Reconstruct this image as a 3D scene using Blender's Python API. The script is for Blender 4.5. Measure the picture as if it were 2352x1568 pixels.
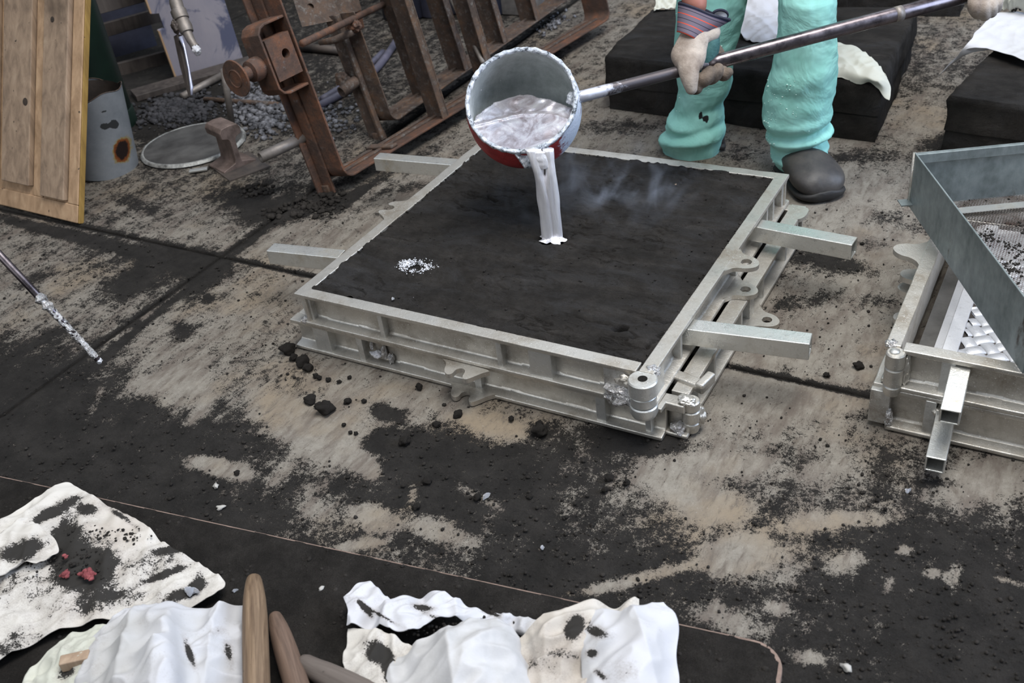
import bpy, bmesh, math, random
import numpy as np
from mathutils import Vector, Matrix, noise
random.seed(7); rng = np.random.default_rng(7)
PI = math.pi
for o in list(bpy.data.objects): bpy.data.objects.remove(o)
scene = bpy.context.scene
COL = scene.collection

# ---------------------------------------------------------------- camera
W, H, FPX = 2352, 1568, 2350.0
CAM = Vector((1.3743, -1.2952, 1.2252))
def cam_axes(pitch, roll, yaw):
    p, r, y = [math.radians(v) for v in (pitch, roll, yaw)]
    n = np.array([math.sin(r)*math.cos(p), math.cos(r)*math.cos(p), math.sin(p)])
    Z = -n; fw = np.array([0, 0, 1.0]); h = fw - fw.dot(Z)*Z; h /= np.linalg.norm(h)
    rt = np.cross(h, Z)
    return math.cos(y)*rt+math.sin(y)*h, -math.sin(y)*rt+math.cos(y)*h, Z
AX = cam_axes(34.655, 7.741, -33.350)
M3 = np.array(AX).T                      # world -> camera (x right, y down, z forward)
def G(x, y, z=0.0):
    """point of the level plane z seen at photo position x, y (measured on the photograph)"""
    d = M3.T @ np.array([x-1176.0, y-784.0, FPX]); t = (z-CAM.z)/d[2]
    return Vector(np.array(CAM)+t*d)
def D(x, y, depth):
    d = M3.T @ np.array([x-1176.0, y-784.0, FPX])
    return Vector(np.array(CAM)+d/FPX*depth)
cd = bpy.data.cameras.new('camera'); cam = bpy.data.objects.new('camera', cd); COL.objects.link(cam)
cd.sensor_width = 36; cd.lens = 36*FPX/W; cd.clip_start = 0.05; cd.clip_end = 100
cd.dof.use_dof = True; cd.dof.focus_distance = 2.05; cd.dof.aperture_fstop = 6.5
Rw = M3.T
cam.matrix_world = Matrix(((Rw[0][0], -Rw[0][1], -Rw[0][2], CAM.x),
                           (Rw[1][0], -Rw[1][1], -Rw[1][2], CAM.y),
                           (Rw[2][0], -Rw[2][1], -Rw[2][2], CAM.z), (0, 0, 0, 1)))
scene.camera = cam
# ---------------------------------------------------------------- light
wd = bpy.data.worlds.new('workshop_air'); scene.world = wd; wd.use_nodes = True
wn = wd.node_tree.nodes; wl = wd.node_tree.links
bg = wn['Background']; bg.inputs[0].default_value = (0.55, 0.62, 0.72, 1); bg.inputs[1].default_value = 0.58
def area(name, loc, target, sx, sy, power, col):
    l = bpy.data.lights.new(name, 'AREA'); l.shape = 'RECTANGLE'; l.size = sx; l.size_y = sy
    l.energy = power; l.color = col
    o = bpy.data.objects.new(name, l); COL.objects.link(o); o.location = loc
    o.rotation_euler = (Vector(target)-Vector(loc)).to_track_quat('-Z', 'Y').to_euler(); return o
area('roof_light', (1.6, 0.4, 4.6), (0.5, 0.5, 0), 3.2, 1.6, 195, (1.0, 0.985, 0.95))
area('doorway_light', (5.2, 1.8, 2.3), (0.6, 0.6, 0.2), 2.4, 3.0, 150, (0.62, 0.76, 1.0))
area('front_fill_light', (-1.2, -5.0, 2.6), (0.4, 0.3, 0.2), 5.0, 2.4, 58, (0.95, 0.98, 1.0))  # unseen fill lamp added behind the camera for reflections and front faces
area('back_roof_light', (-0.6, 5.6, 4.2), (0.5, 1.0, 0), 3.0, 1.2, 25, (0.85, 0.92, 1.0))
scene.view_settings.view_transform = 'Standard'; scene.view_settings.look = 'None'
scene.view_settings.gamma = 1.0; scene.view_settings.use_curve_mapping = False
scene.view_settings.exposure = 0.62

# ---------------------------------------------------------------- materials
class Mat:
    def __init__(s, name):
        s.m = bpy.data.materials.new(name); s.m.use_nodes = True
        s.nt = s.m.node_tree; s.n = s.nt.nodes; s.l = s.nt.links
        s.b = s.n['Principled BSDF']; s._tc = None
    def link(s, a, b): s.l.new(a, b)
    def coord(s, scale=(1, 1, 1), rot=(0, 0, 0)):
        if s._tc is None: s._tc = s.n.new('ShaderNodeTexCoord')
        mp = s.n.new('ShaderNodeMapping'); mp.inputs['Scale'].default_value = scale; mp.inputs['Rotation'].default_value = rot
        s.link(s._tc.outputs['Object'], mp.inputs[0]); return mp.outputs[0]
    def noise(s, scale, detail=4, rough=.6, vec=None, dist=0.0):
        t = s.n.new('ShaderNodeTexNoise'); t.inputs['Scale'].default_value = scale
        t.inputs['Detail'].default_value = detail; t.inputs['Roughness'].default_value = rough
        t.inputs['Distortion'].default_value = dist
        s.link(vec if vec is not None else s.coord(), t.inputs['Vector']); return t.outputs['Fac']
    def ramp(s, fac, stops):
        r = s.n.new('ShaderNodeValToRGB'); e = r.color_ramp.elements
        while len(e) < len(stops): e.new(.5)
        for i, (p, c) in enumerate(stops):
            e[i].position = p; e[i].color = c if len(c) == 4 else (*c, 1)
        s.link(fac, r.inputs[0]); return r.outputs[0]
    def mix(s, fac, a, b, mode='MIX'):
        t = s.n.new('ShaderNodeMix'); t.data_type = 'RGBA'; t.blend_type = mode
        for v, i in ((fac, 0), (a, 6), (b, 7)):
            if isinstance(v, (int, float)): t.inputs[i].default_value = v
            elif isinstance(v, tuple): t.inputs[i].default_value = (*v[:3], 1)
            else: s.link(v, t.inputs[i])
        return t.outputs[2]
    def math(s, op, a, b=0.0, c=0.0, clamp=False):
        t = s.n.new('ShaderNodeMath'); t.operation = op; t.use_clamp = clamp
        for i, v in enumerate((a, b, c)):
            if isinstance(v, (int, float)): t.inputs[i].default_value = v
            else: s.link(v, t.inputs[i])
        return t.outputs[0]
    def smooth(s, v, lo, hi):
        t = s.n.new('ShaderNodeMapRange'); t.interpolation_type = 'SMOOTHSTEP'
        s.link(v, t.inputs[0]); t.inputs[1].default_value = lo; t.inputs[2].default_value = hi
        return t.outputs[0]
    def attr(s, name):
        t = s.n.new('ShaderNodeAttribute'); t.attribute_name = name; return t
    def bump(s, h, strength=.5, dist=.004, prev=None):
        t = s.n.new('ShaderNodeBump'); t.inputs['Strength'].default_value = strength
        t.inputs['Distance'].default_value = dist; s.link(h, t.inputs['Height'])
        if prev is not None: s.link(prev, t.inputs['Normal'])
        s.link(t.outputs[0], s.b.inputs['Normal']); return t.outputs[0]
    def set(s, col=None, rough=None, metal=None, spec=None):
        for v, k in ((col, 'Base Color'), (rough, 'Roughness'), (metal, 'Metallic'), (spec, 'Specular IOR Level')):
            if v is None: continue
            if isinstance(v, tuple): s.b.inputs[k].default_value = (*v[:3], 1)
            elif isinstance(v, (int, float)): s.b.inputs[k].default_value = v
            else: s.link(v, s.b.inputs[k])
        return s

def simple_noise_mat(name, c1, c2, scale=12, rough=.7, metal=0, bump=.3, bscale=60, bd=.002, lo=.35, hi=.65, detail=6, spec=.4, sc=(1, 1, 1)):
    m = Mat(name); v = m.coord(sc)
    m.set(m.ramp(m.noise(scale, detail, .65, v), [(lo, c1), (hi, c2)]), rough, metal, spec)
    if bump: m.bump(m.noise(bscale, 5, .7, v), bump, bd)
    return m.m

def make_alu(name, base=(.58, .56, .52), stain=(.20, .165, .125), amt=.55, rough=.42, metal=.75):
    m = Mat(name)
    n1 = m.noise(9, 8, .7); n2 = m.noise(70, 4, .7); n3 = m.noise(420, 2, .6)
    f = m.smooth(n1, amt-.1, amt+.22)
    c = m.mix(f, base, stain)
    c = m.mix(m.smooth(n2, .55, .75), c, tuple(v*.72 for v in base))
    c = m.mix(m.smooth(n3, .64, .72), c, (.86, .86, .86))
    m.set(c, m.ramp(n1, [(.3, (rough-.12,)*3), (.7, (rough+.15,)*3)]), metal)
    b1 = m.bump(n2, .25, .003); m.bump(n3, .3, .0012, b1)
    return m.m
ALU = make_alu('cast_aluminium', (.62, .62, .60))
ALU_DUSTY = make_alu('dusty_cast_aluminium', (.57, .545, .50), (.27, .235, .19), .52, .42, .78)
ALU_TUBE = make_alu('tube_aluminium', (.68, .68, .65), (.40, .33, .22), .60, .30, .8)
ALU_PLATE = make_alu('machined_aluminium', (.70, .70, .72), (.5, .5, .52), .66, .50, .55)
m = Mat('weld_metal'); n = m.noise(90, 5, .7, dist=1.5); m.set(m.ramp(n, [(.3, (.35, .33, .31)), (.7, (.85, .85, .87))]), .22, .95); m.bump(n, .9, .006); WELD = m.m
m = Mat('falling_aluminium'); v = m.coord((1, 1, .12)); n = m.noise(95, 4, .6, v); m.set(m.ramp(n, [(.3, (.80, .78, .84)), (.6, (.98, .97, 1.0))]), .38, .55, .6); m.bump(n, .6, .004); FALLING = m.m
m = Mat('molten_aluminium'); v = m.coord((1, 1, 1)); n = m.noise(26, 6, .6, v, 1.2)
m.set(m.ramp(m.noise(17, 6, .65, v, 2.2), [(.36, (.42, .36, .38)), (.52, (.74, .70, .75)), (.66, (.94, .93, .96))]), m.ramp(m.noise(16, 4, .6, v), [(.4, (.14,)*3), (.65, (.36,)*3)]), .8)
m.bump(n, .22, .005); MOLTEN = m.m
m = Mat('solid_splash_aluminium'); n = m.noise(140, 5, .8); m.set((.88, .88, .92), .35, .7); m.bump(n, 1, .004); SPLASH = m.m

def sand_nodes(m, vec=None):
    """colour and height of black foundry sand"""
    a = m.noise(14, 8, .72, vec); b = m.noise(160, 5, .8, vec); c = m.noise(900, 2, .5, vec)
    col = m.mix(m.smooth(a, .35, .7), (.021, .0185, .0165), (.044, .039, .035))
    col = m.mix(m.smooth(c, .70, .76), col, (.10, .09, .085))
    h = m.math('ADD', m.math('MULTIPLY', a, 1.0), m.math('MULTIPLY', b, .42))
    return col, h, c
m = Mat('black_moulding_sand'); col, h, c = sand_nodes(m)
m.set(col, .95, 0, .15); b1 = m.bump(h, 1.0, .030); m.bump(c, .6, .0015, b1); SAND = m.m
m = Mat('packed_black_sand'); col, h, c = sand_nodes(m)
st = m.noise(5, 6, .65, m.coord((1, 3, 1), (0, 0, .25)), 1.0)
col = m.mix(m.smooth(st, .45, .7), col, (.042, .040, .040))
m.set(col, .9, 0, .2); b1 = m.bump(m.noise(6, 9, .75, m.coord((1, 3.2, 1), (0, 0, .2)), .8), 1.0, .035); b2 = m.bump(m.noise(48, 7, .8), .7, .008, b1); m.bump(m.noise(300, 3, .6), .35, .002, b2); PACKED = m.m
m = Mat('sand_lump'); col, h, c = sand_nodes(m); m.set(col, .95, 0, .15); m.bump(m.noise(120, 6, .8), .8, .006); LUMP = m.m
LUMPS_SUB = 3
RUST = Mat('rusty_iron'); m = RUST
n = m.noise(11, 9, .75); n2 = m.noise(45, 6, .75)
c = m.ramp(n, [(.30, (.040, .028, .025)), (.47, (.085, .050, .037)), (.62, (.17, .072, .038)), (.78, (.33, .12, .035))])
c = m.mix(m.smooth(n2, .58, .72), c, (.15, .135, .13)); c = m.mix(m.smooth(m.noise(4, 5, .6), .5, .7), c, (.06, .04, .033))
m.set(c, .75, .25); m.bump(n2, .7, .004); RUST = m.m
m = Mat('old_rusty_iron'); n = m.noise(16, 9, .75); n2 = m.noise(60, 6, .75)
c = m.ramp(n, [(.30, (.035, .027, .025)), (.5, (.085, .058, .045)), (.66, (.15, .085, .05)), (.8, (.22, .13, .07))])
c = m.mix(m.smooth(n2, .5, .72), c, (.17, .16, .15)); m.set(c, .75, .2); m.bump(n2, .7, .004); RUST2 = m.m
DARKIRON = simple_noise_mat('dark_iron', (.05, .046, .045), (.13, .105, .09), 14, .6, .5, .4, 80)
GREYIRON = simple_noise_mat('worn_grey_iron', (.16, .14, .125), (.28, .25, .23), 18, .55, .6, .4, 80)
m = Mat('handle_steel'); n = m.noise(30, 6, .7); m.set(m.ramp(n, [(.35, (.10, .085, .095)), (.7, (.22, .19, .20))]), m.ramp(n, [(.3, (.22,)*3), (.7, (.42,)*3)]), .95); STEEL = m.m
m = Mat('aluminium_dusted_steel'); n = m.noise(55, 7, .8); n1 = m.attr('splash').outputs['Fac']
f = m.smooth(m.math('ADD', n, m.math('MULTIPLY', n1, .5)), .62, .82)
m.set(m.mix(f, (.08, .07, .075), (.60, .60, .66)), .42, .7); m.bump(n, .4, .002); DUSTSTEEL = m.m
def cloth_mat(name, base, dirt_amt, tint=(.38, .33, .285)):
    m = Mat(name); n1 = m.noise(7, 9, .72, dist=.6); n2 = m.noise(420, 3, .7); n3 = m.noise(3.2, 5, .6)
    s = m.attr('dirt').outputs['Fac']
    n4 = m.noise(38, 7, .8)
    v = m.math('ADD', m.math('ADD', m.math('ADD', m.math('MULTIPLY', n1, 1.3), m.math('MULTIPLY', n2, .9)), m.math('MULTIPLY', n4, 1.5)), m.math('MULTIPLY', s, 1.25))
    f = m.smooth(v, 2.46-dirt_amt, 2.54-dirt_amt)
    f2 = m.smooth(v, 1.95-dirt_amt, 2.5-dirt_amt)
    c = m.mix(m.smooth(n3, .45, .75), base, tint)
    c = m.mix(m.math('MULTIPLY', f2, .45), c, (.25, .22, .2)); c = m.mix(f, c, (.03, .028, .026))
    m.set(c, .95, 0, .1)
    w = m.noise(1500, 1, .5); b1 = m.bump(w, .25, .0006); b2 = m.bump(n1, .3, .006, b1)
    return m.m
CLOTH = cloth_mat('dirty_white_cotton', (.52, .495, .46), .24)
CLOTH_CLEAN = cloth_mat('clean_white_cotton', (.50, .50, .53), .05, (.39, .385, .38))
m = Mat('pale_cloth_cream'); CLOTH_BACK = cloth_mat('cream_cotton', (.50, .50, .44), .02, (.40, .41, .35))
def wood(name, c1, c2, c3, axis=(1, 1, .06), scale=38, rough=.6):
    m = Mat(name); v = m.coord(axis); n = m.noise(scale, 6, .65, v, .5); n2 = m.noise(4, 5, .6)
    c = m.ramp(n, [(.3, c1), (.55, c2), (.75, c3)]); c = m.mix(m.smooth(n2, .5, .75), c, tuple(x*.5 for x in c1))
    c = m.mix(m.smooth(m.noise(60, 3, .5), .70, .76), c, (.03, .025, .02))
    m.set(c, rough, 0, .35); m.bump(n, .4, .0015); return m.m
WOOD = wood('old_pine', (.17, .12, .085), (.30, .215, .15), (.38, .285, .205))
WOOD_FR = wood('yellowed_pine_frame', (.26, .165, .095), (.41, .27, .165), (.50, .35, .22))
WOOD_EDGE = wood('yellow_painted_edge', (.20, .12, .035), (.30, .185, .05), (.36, .235, .08))
WOOD_DARK = wood('dark_old_wood', (.035, .028, .026), (.07, .058, .052), (.10, .085, .075))
WOOD_HANDLE = wood('turned_ash_wood', (.075, .046, .028), (.17, .115, .072), (.27, .19, .125), (1, 1, .045), 150)
WOOD_HANDLE2 = wood('brown_turned_wood', (.07, .045, .033), (.13, .085, .062), (.18, .125, .092), (1, 1, .05), 150)
WOOD_HANDLE3 = wood('grey_turned_wood', (.075, .06, .052), (.115, .095, .083), (.145, .12, .108), (1, 1, .05), 60)
m = Mat('grey_panel_paint'); n = m.noise(5, 6, .7, m.coord((1, 1, .5))); c = m.ramp(n, [(.35, (.20, .19, .23)), (.7, (.29, .265, .29))])
c = m.mix(m.smooth(m.noise(4.3, 5, .6, dist=1), .52, .60), c, (.085, .09, .14)); m.set(c, .7, 0, .3); m.bump(n, .2, .003); PANEL = m.m
GREEN = simple_noise_mat('dark_green_paint', (.003, .010, .007), (.006, .018, .012), 6, .45, 0, .1)
m = Mat('galvanised_sheet'); t = m.n.new('ShaderNodeTexVoronoi'); t.inputs['Scale'].default_value = 55; m.link(m.coord((1, 1, 1)), t.inputs['Vector'])
n = m.noise(7, 8, .72, m.coord((1.6, 1.6, .9))); c = m.mix(m.math('MULTIPLY', m.smooth(t.outputs['Distance'], .2, .8), .15), m.ramp(n, [(.33, (.12, .145, .145)), (.6, (.26, .30, .305)), (.75, (.37, .40, .41))]), (.42, .46, .47))
c = m.mix(m.smooth(m.noise(13, 6, .75, m.coord((1, 1, .4))), .60, .72), c, (.055, .042, .034)); m.set(c, m.ramp(n, [(.3, (.6,)*3), (.7, (.38,)*3)]), .55); m.bump(n, .2, .002); GALV = m.m
m = Mat('teal_work_trousers'); n = m.noise(900, 2, .5); n1 = m.noise(6, 6, .65); c = m.ramp(n1, [(.35, (.27, .60, .53)), (.7, (.38, .73, .68))])
c = m.mix(m.smooth(m.noise(5, 5, .7, m.coord((1, 1, .5))), .62, .78), c, (.20, .40, .36))
c = m.mix(m.smooth(m.noise(75, 2, .4), .775, .79), c, (.55, .68, .62))
m.set(c, .9, 0, .15); b1 = m.bump(n, .3, .0008); m.bump(m.noise(9, 4, .6, m.coord((1, 1, 1)), .6), .55, .02, b1)
c = m.mix(m.smooth(m.attr('mark').outputs['Fac'], .35, .6), c, (.02, .02, .02)); m.set(c); TEAL = m.m
LEATHER = simple_noise_mat('pale_work_leather', (.15, .11, .085), (.44, .38, .33), 13, .85, 0, .6, 45, .004, .3, .6)
LEATHER2 = simple_noise_mat('dark_worn_leather', (.045, .034, .027), (.17, .13, .10), 22, .8, 0, .6, 60, .004)
LEATHER3 = simple_noise_mat('shaded_teal_leather', (.012, .06, .06), (.05, .13, .13), 22, .8, 0, .6, 60, .004)  # dark tone holds the shade on the glove palm above the pipe
SKIN = simple_noise_mat('skin', (.30, .115, .085), (.38, .16, .12), 10, .55, 0, .2, 200, .001)
m = Mat('striped_cuff_canvas'); tc = m.n.new('ShaderNodeTexCoord'); sp = m.n.new('ShaderNodeSeparateXYZ'); m.link(tc.outputs['UV'], sp.inputs[0])
v = m.math('FRACT', m.math('MULTIPLY', sp.outputs[1], 3.0)); r = m.math('LESS_THAN', v, .10)
v2 = m.math('LESS_THAN', m.math('ABSOLUTE', m.math('SUBTRACT', v, .55)), .04)
c = m.mix(v2, (.17, .14, .18), (.05, .05, .07)); c = m.mix(r, c, (.68, .10, .06)); c = m.mix(m.math('GREATER_THAN', sp.outputs[1], .93), c, (.02, .022, .045))
m.set(c, .9, 0, .1); CUFF = m.m
RUBBER = simple_noise_mat('black_boot_rubber', (.012, .012, .014), (.03, .028, .026), 20, .6, 0, .3, 60)
BOOT = simple_noise_mat('dusty_black_leather', (.018, .019, .024), (.075, .068, .062), 9, .48, 0, .3, 70, .002)
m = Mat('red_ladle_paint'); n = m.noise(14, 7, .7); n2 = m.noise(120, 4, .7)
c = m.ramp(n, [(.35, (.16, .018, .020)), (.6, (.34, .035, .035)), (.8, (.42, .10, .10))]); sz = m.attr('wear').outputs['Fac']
c = m.mix(m.smooth(m.math('ADD', m.noise(26, 6, .75), m.attr('splash').outputs['Fac']), .95, 1.10), c, (.55, .60, .70))  # blue-white: doorway reflection painted on the right side, pale dust at the left
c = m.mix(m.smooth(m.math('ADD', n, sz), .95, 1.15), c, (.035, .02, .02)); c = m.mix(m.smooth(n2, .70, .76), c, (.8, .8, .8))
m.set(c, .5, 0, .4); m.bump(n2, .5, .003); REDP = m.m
m = Mat('ladle_inner_coating'); n = m.noise(30, 6, .7); c = m.ramp(n, [(.35, (.36, .39, .385)), (.7, (.56, .60, .60))]); c = m.mix(m.smooth(m.noise(38, 4, .6, dist=1.2), .69, .71), c, (.9, .9, .92)); m.set(c, .45, .35); m.bump(n, .3, .003); INNER = m.m
m = Mat('crusted_aluminium_rim'); n = m.noise(75, 6, .75, dist=.6); c = m.ramp(n, [(.38, (.08, .09, .10)), (.47, (.55, .59, .65)), (.62, (.93, .95, 1.0))]); m.set(c, .3, .75); m.bump(n, .9, .006); RIM = m.m
m = Mat('bucket_paint'); n = m.noise(9, 6, .7)
w = m.attr('scorch').outputs['Fac']; k = m.attr('wear').outputs['Fac']
c = m.ramp(n, [(.3, (.15, .165, .185)), (.7, (.25, .265, .285))])
ww = m.math('ADD', w, m.math('MULTIPLY', m.math('SUBTRACT', m.noise(38, 5, .7), .5), 1.1))
c = m.mix(m.smooth(ww, .25, .42), c, (.24, .19, .085)); c = m.mix(m.smooth(ww, .42, .52), c, (.18, .055, .016)); c = m.mix(m.smooth(ww, .60, .85), c, (.015, .008, .007))
c = m.mix(m.smooth(m.math('ADD', k, m.math('MULTIPLY', m.math('SUBTRACT', m.noise(70, 4, .7), .5), .9)), .45, .52), c, (.03, .032, .034))
m.set(c, .5, .1, .3); m.bump(n, .15, .003); BUCKET = m.m
PINK = simple_noise_mat('red_parting_sand', (.13, .025, .03), (.32, .085, .09), 90, .9, 0, .8, 160, .004)
SLAG = simple_noise_mat('grey_metal_dross', (.03, .03, .034), (.42, .42, .45), 45, .55, .5, .9, 70, .01, .38, .75)
ASH = simple_noise_mat('dark_ash', (.012, .013, .016), (.07, .068, .075), 25, .8, .1, .9, 60, .012)
BRICKDUST = simple_noise_mat('pink_board_edge', (.13, .09, .072), (.24, .17, .14), 30, .85)

# ---------------------------------------------------------------- mesh helpers
def mesh_obj(name, verts, faces, mat, parent=None, smooth=False, uvs=None):
    me = bpy.data.meshes.new(name); me.from_pydata([tuple(v) for v in verts], [], faces)
    if uvs is not None:
        ul = me.uv_layers.new(name='UVMap')
        for i, lp in enumerate(me.loops): ul.data[i].uv = uvs[lp.vertex_index]
    me.materials.append(mat)
    if smooth: me.polygons.foreach_set('use_smooth', [True]*len(me.polygons))
    me.update()
    o = bpy.data.objects.new(name, me); COL.objects.link(o)
    if parent is not None: o.parent = parent
    return o
def set_attr(o, name, vals):
    a = o.data.attributes.new(name, 'FLOAT', 'POINT'); a.data.foreach_set('value', np.array(vals, dtype=np.float32))
def tag(o, label=None, cat=None, group=None, kind=None):
    if label: o['label'] = label
    if cat: o['category'] = cat
    if group: o['group'] = group
    if kind: o['kind'] = kind
    return o
def empty(name, loc=(0, 0, 0), rz=0.0, **k):
    o = bpy.data.objects.new(name, None); COL.objects.link(o); o.location = loc; o.rotation_euler = (0, 0, rz)
    o.empty_display_size = .05
    return tag(o, **k)
class MB:
    def __init__(s): s.v = []; s.f = []; s.M = Matrix.Identity(4)
    def add(s, vs, fs):
        k = len(s.v); s.v += [s.M @ Vector(v) for v in vs]; s.f += [tuple(i+k for i in f) for f in fs]; return s
    def box(s, x0, x1, y0, y1, z0, z1):
        vs = [(x, y, z) for z in (z0, z1) for y in (y0, y1) for x in (x0, x1)]
        return s.add(vs, [(0, 2, 3, 1), (4, 5, 7, 6), (0, 1, 5, 4), (2, 6, 7, 3), (0, 4, 6, 2), (1, 3, 7, 5)])
    def prism(s, pts, z0, z1):
        """polygon pts (x, y) counter clockwise extruded in z"""
        n = len(pts)
        vs = [(p[0], p[1], z0) for p in pts]+[(p[0], p[1], z1) for p in pts]
        fs = [tuple(range(n))[::-1], tuple(range(n, 2*n))]+[(i, (i+1) % n, n+(i+1) % n, n+i) for i in range(n)]
        return s.add(vs, fs)
    def lathe(s, prof, n=32, cap=True, a0=0, a1=2*PI):
        """prof list of (r, z)"""
        vs = []; fs = []; full = abs(a1-a0-2*PI) < 1e-6; m_ = n if full else n+1
        for r, z in prof:
            for i in range(m_):
                a = a0+(a1-a0)*i/n; vs.append((r*math.cos(a), r*math.sin(a), z))
        for j in range(len(prof)-1):
            for i in range(n):
                i2 = (i+1) % m_ if full else i+1
                fs.append((j*m_+i, j*m_+i2, (j+1)*m_+i2, (j+1)*m_+i))
        if cap and full:
            fs.append(tuple(range(m_))[::-1]); fs.append(tuple((len(prof)-1)*m_+i for i in range(m_)))
        return s.add(vs, fs)
    def tube(s, pts, rad, n=12, cap=True, inner=None):
        pts = [Vector(p) for p in pts]; rads = rad if isinstance(rad, (list, tuple)) else [rad]*len(pts)
        vs = []; fs = []; up = Vector((0, 0, 1))
        t0 = (pts[1]-pts[0]).normalized()
        if abs(t0.dot(up)) > .95: up = Vector((1, 0, 0))
        side = t0.cross(up).normalized()
        for k, p in enumerate(pts):
            t = (pts[min(k+1, len(pts)-1)]-pts[max(k-1, 0)]).normalized()
            side = (side-side.dot(t)*t).normalized(); b = t.cross(side)
            for i in range(n):
                a = 2*PI*i/n; vs.append(p+(side*math.cos(a)+b*math.sin(a))*rads[k])
        for k in range(len(pts)-1):
            for i in range(n): fs.append((k*n+i, k*n+(i+1) % n, (k+1)*n+(i+1) % n, (k+1)*n+i))
        if cap: fs.append(tuple(range(n))[::-1]); fs.append(tuple((len(pts)-1)*n+i for i in range(n)))
        return s.add(vs, fs)
    def pipe(s, a, b, r, wall=.003, n=20):
        """hollow pipe from a to b"""
        a = Vector(a); b = Vector(b); L = (b-a).length; keep = s.M.copy()
        s.M = keep @ (Matrix.Translation(a) @ (b-a).to_track_quat('Z', 'Y').to_matrix().to_4x4())
        s.lathe([(r-wall, 0), (r, 0), (r, L), (r-wall, L), (r-wall, 0)], n, cap=False); s.M = keep; return s
    def sqtube(s, a, b, w, wall=.003, roll=0.0):
        a = Vector(a); b = Vector(b); L = (b-a).length; d = (b-a)/L
        side = d.cross(Vector((0, 0, 1))).normalized(); up = side.cross(d)
        keep = s.M.copy(); s.M = keep @ Matrix(((side.x, up.x, d.x, a.x), (side.y, up.y, d.y, a.y), (side.z, up.z, d.z, a.z), (0, 0, 0, 1)))
        h = w/2; i = h-wall
        def ring(q, z): return [(-q, -q, z), (q, -q, z), (q, q, z), (-q, q, z)]
        vs = ring(h, 0)+ring(h, L)+ring(i, L)+ring(i, 0)
        fs = []
        for r in range(4):
            for k in range(4): fs.append((r*4+k, r*4+(k+1) % 4, ((r+1) % 4)*4+(k+1) % 4, ((r+1) % 4)*4+k))
        s.add(vs, fs); s.M = keep; return s
    def build(s, name, mat, parent=None, smooth=False, bevel=0.0, seg=2, inv=True):
        o = mesh_obj(name, s.v, s.f, mat, parent, smooth)
        if inv is False: pass
        if bevel:
            b = o.modifiers.new('edge_round', 'BEVEL'); b.width = bevel; b.segments = seg; b.limit_method = 'ANGLE'; b.angle_limit = .6
            o.data.polygons.foreach_set('use_smooth', [True]*len(o.data.polygons))
            o.modifiers.new('wn', 'WEIGHTED_NORMAL')
        elif smooth:
            md = None
        return o
def fixn(o):
    bm = bmesh.new(); bm.from_mesh(o.data); bmesh.ops.recalc_face_normals(bm, faces=bm.faces); bm.to_mesh(o.data); bm.free(); return o
def sharp(o, ang=.7):
    """smooth with hard creases"""
    bm = bmesh.new(); bm.from_mesh(o.data)
    for e in bm.edges:
        if len(e.link_faces) == 2 and e.calc_face_angle(0) > ang: e.smooth = False
    for f in bm.faces: f.smooth = True
    bm.to_mesh(o.data); bm.free(); return o
def frame(origin, xa, ya, za):
    return Matrix(((xa[0], ya[0], za[0], origin[0]), (xa[1], ya[1], za[1], origin[1]), (xa[2], ya[2], za[2], origin[2]), (0, 0, 0, 1)))
def fbm(p, s=1.0, o=4): return noise.fractal(Vector(p)*s, 1.0, 2.0, o)
def lump_mesh(r, seed, sub=2, squash=.7, rough=.35):
    bm = bmesh.new(); bmesh.ops.create_icosphere(bm, subdivisions=sub, radius=1)
    for v in bm.verts:
        k = 1+rough*noise.noise(v.co*1.3+Vector((seed*3.1, 0, 0)))*1.6+rough*.5*noise.noise(v.co*3.7+Vector((0, seed*2.3, 0)))
        v.co = v.co*k*r; v.co.z *= squash
    zmin = min(v.co.z for v in bm.verts)
    for v in bm.verts: v.co.z = v.co.z-zmin-r*.12
    me = bpy.data.meshes.new('lump'); bm.to_mesh(me); bm.free()
    me.polygons.foreach_set('use_smooth', [True]*len(me.polygons)); return me
# ================================================================ floor
SANDMAP = """
888877665555533333344433
888878765544333433344544
666776555543332333333444
444543444332222222223444
333445564222222222211233
345323221111111111111222
334652211111111112321111
333332311111111112211111
886223311111111110011111
998866511112222210001111
999998546999877523434543
999997868999865325545543
999999755877876547667887
999999985458999976388998
999999999987896586688999
999999999999999998888999
""".split()
SM = np.array([[int(c) for c in r] for r in SANDMAP], float)/9
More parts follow.
